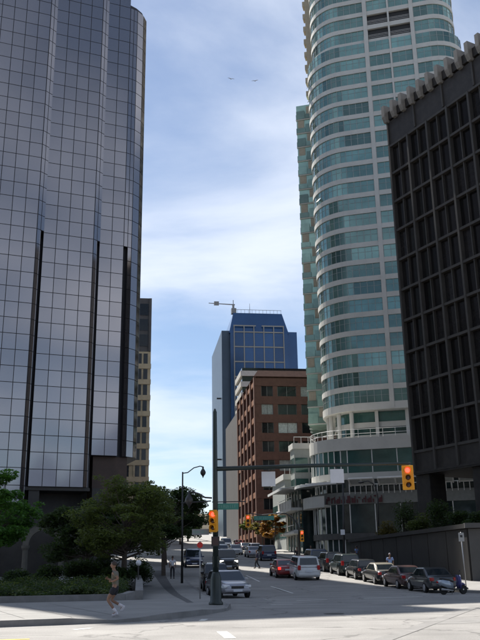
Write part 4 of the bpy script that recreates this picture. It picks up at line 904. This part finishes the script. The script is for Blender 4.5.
car('dark red car with brake lights beside the white minivan', 'sedan', red, 3.3, 70.5, AW, brake=True)
car('dark blue minivan farther up in the right lane', 'van', navy, 2.75, 102, AW, cat='van')
car('silver car ahead of the dark blue minivan', 'sedan', silver, 1.2, 112, AW)
car('pale van on the far left lane uphill', 'van', white, -2.9, 108, ON, cat='van')
car('white car high up the street between lanes', 'sedan', white, -1.2, 122, ON); car('grey car high up the street', 'sedan', grey, .2, 134, AW); car('silver hatchback far up the right lane', 'hatch', silver, 1.6, 128, AW); car('black car far up the left lane', 'suv', black, -3.9, 136, ON); car('white van at the hilltop', 'van', white, -3.2, 155, ON, cat='van'); car('dark red car at the hilltop', 'sedan', red, -1.0, 160, AW)
def kerbx(y): return 14.6 - .1317 * (y - 36) - 1.15
for lab, k, p_, y in (('dark grey sedan parked directly behind the scooter', 'sedan', grey, 51.6), ('maroon brown sedan parked between dark grey and black cars', 'sedan', maroon, 56.7), ('black sedan with a pale roof parked by the terrace wall', 'sedan', black, 61.9), ('black car parked under the dark terrace wall', 'hatch', black, 67.0), ('dark green wagon parked farther along the terrace wall', 'suv', dgreen, 72.2), ('dark suv parked at the end of the terrace wall', 'suv', black, 77.6), ('dark van parked in front of the podium', 'van', navy, 84)):
    o = car(lab, k, p_, kerbx(y), y, AW, 'cars parked along the right kerb')
    if 'pale roof' in lab:
        for c_ in o.children:
            if c_.name.startswith('cabin'): c_.data.materials[0] = beigep
o = car('car with red tail light glimpsed through the garden trees', 'sedan', silver, -15.5, 68.5, R(75), 'vehicles on the street', True, z=.16)

# scooter at the right kerb
SC = thing('motor_scooter', 'blue and silver motor scooter parked at the right kerb', 'scooter', (11.75, 47.5, 0), R(-72))
scb = paintm('scooter_blue', (.035, .035, .16), .2); scs = paintm('scooter_silver', (.32, .37, .42), .4)
for y in (-.62, .64):
    tw = MB().lathe([(.13, -.05), (.23, -.055), (.26, -.02), (.26, .02), (.23, .055), (.13, .05)], 16, (0, y, .26), 'x').build('wheel', TYRE, SC); MB().lathe([(0, -.052), (.14, -.045), (.14, .045), (0, .052)], 12, (0, y, .26), 'x').build('rim', RIM, tw)
MB().tube([(0, .64, .26), (0, .52, .62), (0, .42, 1.0)], [.035, .03, .025], 8).build('fork', TRIM, SC)
MB().loft([[(-.2, .40, .30), (.2, .40, .30), (.18, .34, .30), (-.18, .34, .30)], [(-.24, .46, .55), (.24, .46, .55), (.22, .36, .55), (-.22, .36, .55)], [(-.20, .44, .92), (.20, .44, .92), (.18, .34, .92), (-.18, .34, .92)], [(-.13, .36, 1.04), (.13, .36, 1.04), (.12, .28, 1.04), (-.12, .28, 1.04)]]).build('leg_shield', scb, SC, True)
MB().tube([(0, .78, .50), (0, .66, .56), (0, .48, .54)], [.05, .075, .07], 8).build('front_mudguard', scb, SC, True)
MB().ell((0, .46, .98), (.1, .08, .09)).build('headlight', HEADL, SC, True)
MB().tube([(-.34, .26, 1.06), (-.12, .34, 1.04), (.12, .34, 1.04), (.34, .26, 1.06)], .022, 8).build('handlebar', TRIM, SC, True)
for s_ in (-1, 1): MB().tube([(s_ * .26, .29, 1.06), (s_ * .3, .32, 1.24)], .01, 5).ell((s_ * .31, .33, 1.28), (.07, .02, .05)).build('mirror', TRIM, SC, True)
bevel(MB().box(-.17, .17, -.12, .40, .26, .33), .02).build('floorboard', TRIM, SC)
MB().loft([[(-.15, -.05, .32), (.15, -.05, .32), (.15, -.05, .62), (-.15, -.05, .62)], [(-.21, -.35, .34), (.21, -.35, .34), (.19, -.35, .74), (-.19, -.35, .74)], [(-.19, -.72, .48), (.19, -.72, .48), (.16, -.72, .80), (-.16, -.72, .80)], [(-.09, -.95, .62), (.09, -.95, .62), (.08, -.95, .76), (-.08, -.95, .76)]]).build('rear_body', scs, SC, True)
MB().loft([[(-.12, .02, .66), (.12, .02, .66), (.1, .02, .72), (-.1, .02, .72)], [(-.16, -.3, .74), (.16, -.3, .74), (.14, -.3, .84), (-.14, -.3, .84)], [(-.13, -.75, .80), (.13, -.75, .80), (.11, -.75, .90), (-.11, -.75, .90)]]).build('seat', TRIM, SC, True)
bevel(MB().box(-.08, .08, -1.0, -.95, .62, .72), .02).build('tail_light', TAIL, SC); MB().tube([(.17, -.1, .22), (.2, -.85, .30)], [.04, .06], 8).build('exhaust', GALV, SC, True); MB().tube([(0, -.05, .3), (-.16, 0, .02)], .015, 6).build('kickstand', GALV, SC)

# ================================================================== PEOPLE
SKIN = M('skin', (.21, .115, .075), .55, var=.1); HAIR = M('dark_hair', (.03, .02, .015), .7, var=.3)
def skinned(vs_, es, rad, sub=2):
    me = bpy.data.meshes.new('sk'); me.from_pydata(vs_, es, []); o = bpy.data.objects.new('sk', me); C.objects.link(o)
    md = o.modifiers.new('s', 'SKIN'); md.use_smooth_shade = True; md.branch_smoothing = .4
    for i, d in enumerate(me.skin_vertices[0].data): r_ = rad[i]; d.radius = r_ if isinstance(r_, tuple) else (r_, r_); d.use_root = (i == 0)
    sb = o.modifiers.new('u', 'SUBSURF'); sb.levels = sub; sb.render_levels = sub
    dg = bpy.context.evaluated_depsgraph_get(); me2 = bpy.data.meshes.new_from_object(o.evaluated_get(dg)); mb = MB(); mb.add([v.co for v in me2.vertices], [tuple(p.vertices) for p in me2.polygons])
    bpy.data.objects.remove(o); return mb
def person(label, loc, rz, J, shirt, lower, shoe, hair=HAIR, long_legs=False, sleeves=True, sock=None, scale=1.0):
    t = thing('person', label, 'person', loc, rz, None); t.scale = (scale,) * 3
    n = ['pel', 'spi', 'che', 'nek', 'hed', 'shL', 'elL', 'wrL', 'haL', 'shR', 'elR', 'wrR', 'haR', 'hiL', 'knL', 'anL', 'toL', 'hiR', 'knR', 'anR', 'toR']; ix = {k: i for i, k in enumerate(n)}
    v = [Vector(J[k]) for k in n]; E_ = [(0, 1), (1, 2), (2, 3), (3, 4)] + [(ix[a], ix[b]) for a, b in (('che', 'shL'), ('shL', 'elL'), ('elL', 'wrL'), ('wrL', 'haL'), ('che', 'shR'), ('shR', 'elR'), ('elR', 'wrR'), ('wrR', 'haR'), ('pel', 'hiL'), ('hiL', 'knL'), ('knL', 'anL'), ('anL', 'toL'), ('pel', 'hiR'), ('hiR', 'knR'), ('knR', 'anR'), ('anR', 'toR'))]
    rad = dict(pel=(.125, .10), spi=(.12, .09), che=(.13, .10), nek=.055, hed=.06, sh=.062, el=.043, wr=.03, ha=.034, hi=.09, kn=.058, an=.038, to=.034)
    body = skinned([tuple(q) for q in v], E_, [rad.get(k, rad.get(k[:2])) for k in n])
    hd = v[ix['hed']] + Vector((0, 0, .07)); fw = Vector(J.get('face', (0, 1, 0)))
    body.ell(hd, (.075, .095, .115), 12, 9); body.ell(hd + fw * .098 + Vector((0, 0, -.005)), (.013, .018, .022), 6, 5)
    for s_ in (-1, 1):
        sdv = Vector((fw.y, -fw.x, 0)) * s_; body.ell(hd + sdv * .077, (.012, .018, .03), 6, 5)
    for h_, w_ in (('haL', 'wrL'), ('haR', 'wrR')):
        a = v[ix[h_]]; d = (a - v[ix[w_]]).normalized(); sd_ = d.cross(Vector((1, 0, 0))).normalized()
        for q in range(4):
            b = a + sd_ * (q - 1.5) * .018; l_ = (.055, .068, .064, .05)[q]; body.tube([b, b + d * l_ * .6, b + d * l_ + Vector((0, 0, -.02))], [.0095, .009, .007], 6)
        b = a - d * .02 - sd_ * .03; body.tube([b, b - sd_ * .02 + d * .03, b - sd_ * .022 + d * .055], [.011, .010, .008], 6)
    bo = body.build('body', SKIN, t, True)
    hm_ = MB()
    rings = []
    for j in range(6):
        th = R(-8 + 98 * j / 5.2); rings.append([hd + Vector((.086 * math.cos(th) * math.cos(a), .106 * math.cos(th) * math.sin(a) , .126 * math.sin(th) + .01)) - fw * (.02 + .012 * (1 - j / 5)) for a in [2 * math.pi * k / 12 for k in range(12)]])
    hm_.loft(rings).build('hair', hair, bo, True)
    for s_ in (-1, 1): MB().ell(hd + fw * .088 + Vector((fw.y, -fw.x, 0)) * .03 * s_ + Vector((0, 0, .02)), (.011, .011, .008), 6, 5).build('eye', TRIM, bo)
    MB().box(-.02, .02, -.004, .004, -.004, .004).build('mouth', M('lips', (.25, .08, .07), .5), bo).location = hd + fw * .094 + Vector((0, 0, -.055))
    sv = [v[0] + Vector((0, 0, -.05)), v[1], v[2], v[2].lerp(v[3], .55)]; se = [(0, 1), (1, 2), (2, 3)]; sr = [(.155, .125), (.15, .118), (.158, .125), .075]
    for s_ in 'LR':
        a, b, w_ = v[ix['sh' + s_]], v[ix['el' + s_]], v[ix['wr' + s_]]; k = len(sv)
        if sleeves == 'long': sv += [a, b, w_.lerp(b, .1)]; se += [(2, k), (k, k + 1), (k + 1, k + 2)]; sr += [.082, .062, .045]
        else: sv += [a, a.lerp(b, .72)]; se += [(2, k), (k, k + 1)]; sr += [.085, .072]
    skinned([tuple(q) for q in sv], se, sr).build('shirt', shirt, bo, True)
    lv = [v[0] + Vector((0, 0, .09)), v[0] + Vector((0, 0, -.03))]; le = [(0, 1)]; lr = [(.14, .11), (.145, .115)]
    for s_ in 'LR':
        a, b, c_ = v[ix['hi' + s_]], v[ix['kn' + s_]], v[ix['an' + s_]]; k = len(lv)
        if long_legs: lv += [a, b, c_.lerp(b, .05)]; le += [(1, k), (k, k + 1), (k + 1, k + 2)]; lr += [.105, .078, .062]
        else: lv += [a, a.lerp(b, .55)]; le += [(1, k), (k, k + 1)]; lr += [.112, .108]
    skinned([tuple(q) for q in lv], le, lr).build('trousers' if long_legs else 'shorts', lower, bo, True)
    for s_ in 'LR':
        a, b = v[ix['an' + s_]], v[ix['to' + s_]]; d = (b - a).normalized(); dn = Vector((0, 0, -1)) - d * (Vector((0, 0, -1)).dot(d)); dn = dn.normalized() if dn.length > .2 else Vector((0, -.5, -.5))
        skinned([tuple(a - d * .05 + dn * .03), tuple(a.lerp(b, .5) + dn * .035), tuple(b + d * .03 + dn * .012)], [(0, 1), (1, 2)], [.055, .052, .045]).build('shoe', shoe, bo, True)
        if sock:
            k_ = v[ix['kn' + s_]]; MB().tube([a, a.lerp(k_, .33)], [.046, .052], 9).build('sock', sock, bo, True)
    return t
def J_stand(arm=.1, stride=.12):
    return dict(pel=(0, 0, .96), spi=(0, 0, 1.12), che=(0, .01, 1.33), nek=(0, .0, 1.50), hed=(0, .02, 1.58), shL=(-.19, 0, 1.42), elL=(-.24, -arm, 1.15), wrL=(-.24, arm * .6, .92), haL=(-.24, arm * .8, .84), shR=(.19, 0, 1.42), elR=(.24, -arm * .2, 1.14), wrR=(.25, arm, .92), haR=(.25, arm * 1.2, .84),
                hiL=(-.10, 0, .90), knL=(-.11, stride * .9, .49), anL=(-.11, stride, .09), toL=(-.12, stride + .15, .05), hiR=(.10, 0, .90), knR=(.11, -stride * .2, .49), anR=(.11, -stride * 1.4, .10), toR=(.12, -stride * 1.4 + .15, .05))
def cl(name, c): return M(name, c, .85, var=.15, scale=8)
JJ = dict(pel=(0, 0, .93), spi=(0, .02, 1.09), che=(0, .05, 1.30), nek=(0, .08, 1.47), hed=(0, .11, 1.55), shL=(-.19, .04, 1.39), elL=(-.25, -.17, 1.19), wrL=(-.20, .06, 1.10), haL=(-.18, .13, 1.11), shR=(.19, .06, 1.39), elR=(.24, .05, 1.12), wrR=(.17, .30, 1.16), haR=(.15, .37, 1.19),
          hiL=(-.10, .02, .87), knL=(-.11, .24, .52), anL=(-.10, -.08, .11), toL=(-.10, .06, .045), hiR=(.10, .01, .87), knR=(.11, .18, .49), anR=(.10, -.22, .30), toR=(.10, -.16, .17))
q = at(113, 616.5, 28.0)
person('runner in grey shirt, black shorts and white socks on the corner pavement', (q.x + .02, 28.3, .155), R(80), JJ, cl('grey_shirt', (.13, .12, .095)), cl('black_shorts', (.012, .013, .02)), cl('white_shoes', (.55, .54, .58)), sock=cl('white_socks', (.6, .58, .62)))
person('walker in white shirt and dark trousers going up the left pavement', (-5.75, 67.5, gz(67.5) + .15), R(8), J_stand(), cl('white_shirt', (.55, .55, .58)), cl('dark_trousers', (.02, .02, .025)), cl('black_shoes', (.015, .015, .015)), long_legs=True)
q = at(388, 572, 64); person('pedestrian in pale blue shirt behind the parked black car', (q.x + .35, 64.8, gz(64.8) + .15), R(170), J_stand(.05, .03), cl('pale_blue_shirt', (.22, .30, .50)), cl('dark_trousers', (.02, .02, .025)), cl('black_shoes', (.015, .015, .015)), hair=M('grey_hair', (.25, .27, .32), .7), long_legs=True, scale=1.03)
q = at(257, 560, 84); person('pedestrian in dark clothes crossing the street uphill of the crossing', (q.x, 84, gz(84)), R(95), J_stand(.12, .2), cl('navy_top', (.03, .03, .06)), cl('dark_trousers', (.02, .02, .025)), cl('black_shoes', (.015, .015, .015)), long_legs=True, sleeves='long')
for px, Y, lab in ((297, 88, 'pedestrian in black coat waiting at the far corner signal'), (311, 91, 'pedestrian in black behind the white minivan')):
    q = at(px, 555, Y); person(lab, (q.x, Y, gz(Y) + .15), R(160), J_stand(.05, .04), cl('black_coat', (.015, .014, .016)), cl('dark_trousers', (.02, .02, .025)), cl('black_shoes', (.015, .015, .015)), long_legs=True, sleeves='long')
q = at(357, 560, 88); person('pedestrian in pale shirt at the podium entrance', (q.x, 88, gz(88) + .15), R(40), J_stand(), cl('pale_blue_shirt', (.22, .30, .50)), cl('dark_trousers', (.02, .02, .025)), cl('black_shoes', (.015, .015, .015)), long_legs=True)

# two gulls high over the street
for px, py, a in ((231, 79, .3), (255, 81, -.2)):
    q = at(px, py, 150); o = thing('gull', 'tiny gull gliding high over the street', 'bird', q, a, 'gulls over the street')
    MB().tube([(0, -.22, 0), (0, -.05, .02), (0, .12, .03), (0, .26, .02)], [.02, .07, .06, .015], 7).build('body', M('gull_grey', (.25, .25, .26), .7), o, True)
    for s_ in (-1, 1): MB().loft([[(s_ * .04, -.1, .03), (s_ * .04, .1, .03), (s_ * .04, .1, .05), (s_ * .04, -.1, .05)], [(s_ * .35, -.05, .16), (s_ * .35, .12, .16), (s_ * .35, .12, .175), (s_ * .35, -.05, .175)], [(s_ * .75, -.12, .08), (s_ * .75, -.06, .08), (s_ * .75, -.06, .09), (s_ * .75, -.12, .09)]]).build('wing', M('gull_grey', (.25, .25, .26), .7), o)

UB = thing('uphill_shade_block', 'banded block added beyond the cream stone building to shade the street', 'building', (-31.5, 222, gz(222)), R(7.5))  # block added so that its shadow darkens the upper street
MB().box(-22, 0, 0, 95, 0, 52).build('wall', DKSTONE, UB)
for k in range(13): MB().box(-22.1, .12, -.1, 95.1, 3 + k * 3.8, 4.7 + k * 3.8).build('spandrel', CREAM, UB)
# ================================================================== UNSEEN BLOCKS ADDED BEHIND THE CAMERA TO CUT THE SKYLIGHT
for i, (x, y, w, d, h) in enumerate(((-78, -52, 34, 30, 74), (-36, -62, 26, 26, 62))):
    o = thing('skylight_blocker', ['unseen banded block added behind the camera to cut skylight', 'lower unseen banded block added behind the camera to cut skylight'][i], 'building', (x, y, 0), R(22))
    MB().box(.3, w - .3, .3, d - .3, 0, h).build('wall', DKSTONE, o)
    for k in range(int(h / 3.7)): MB().box(0, w, 0, d, 3 + k * 3.7, 4.6 + k * 3.7).build('spandrel', GREYB, o)
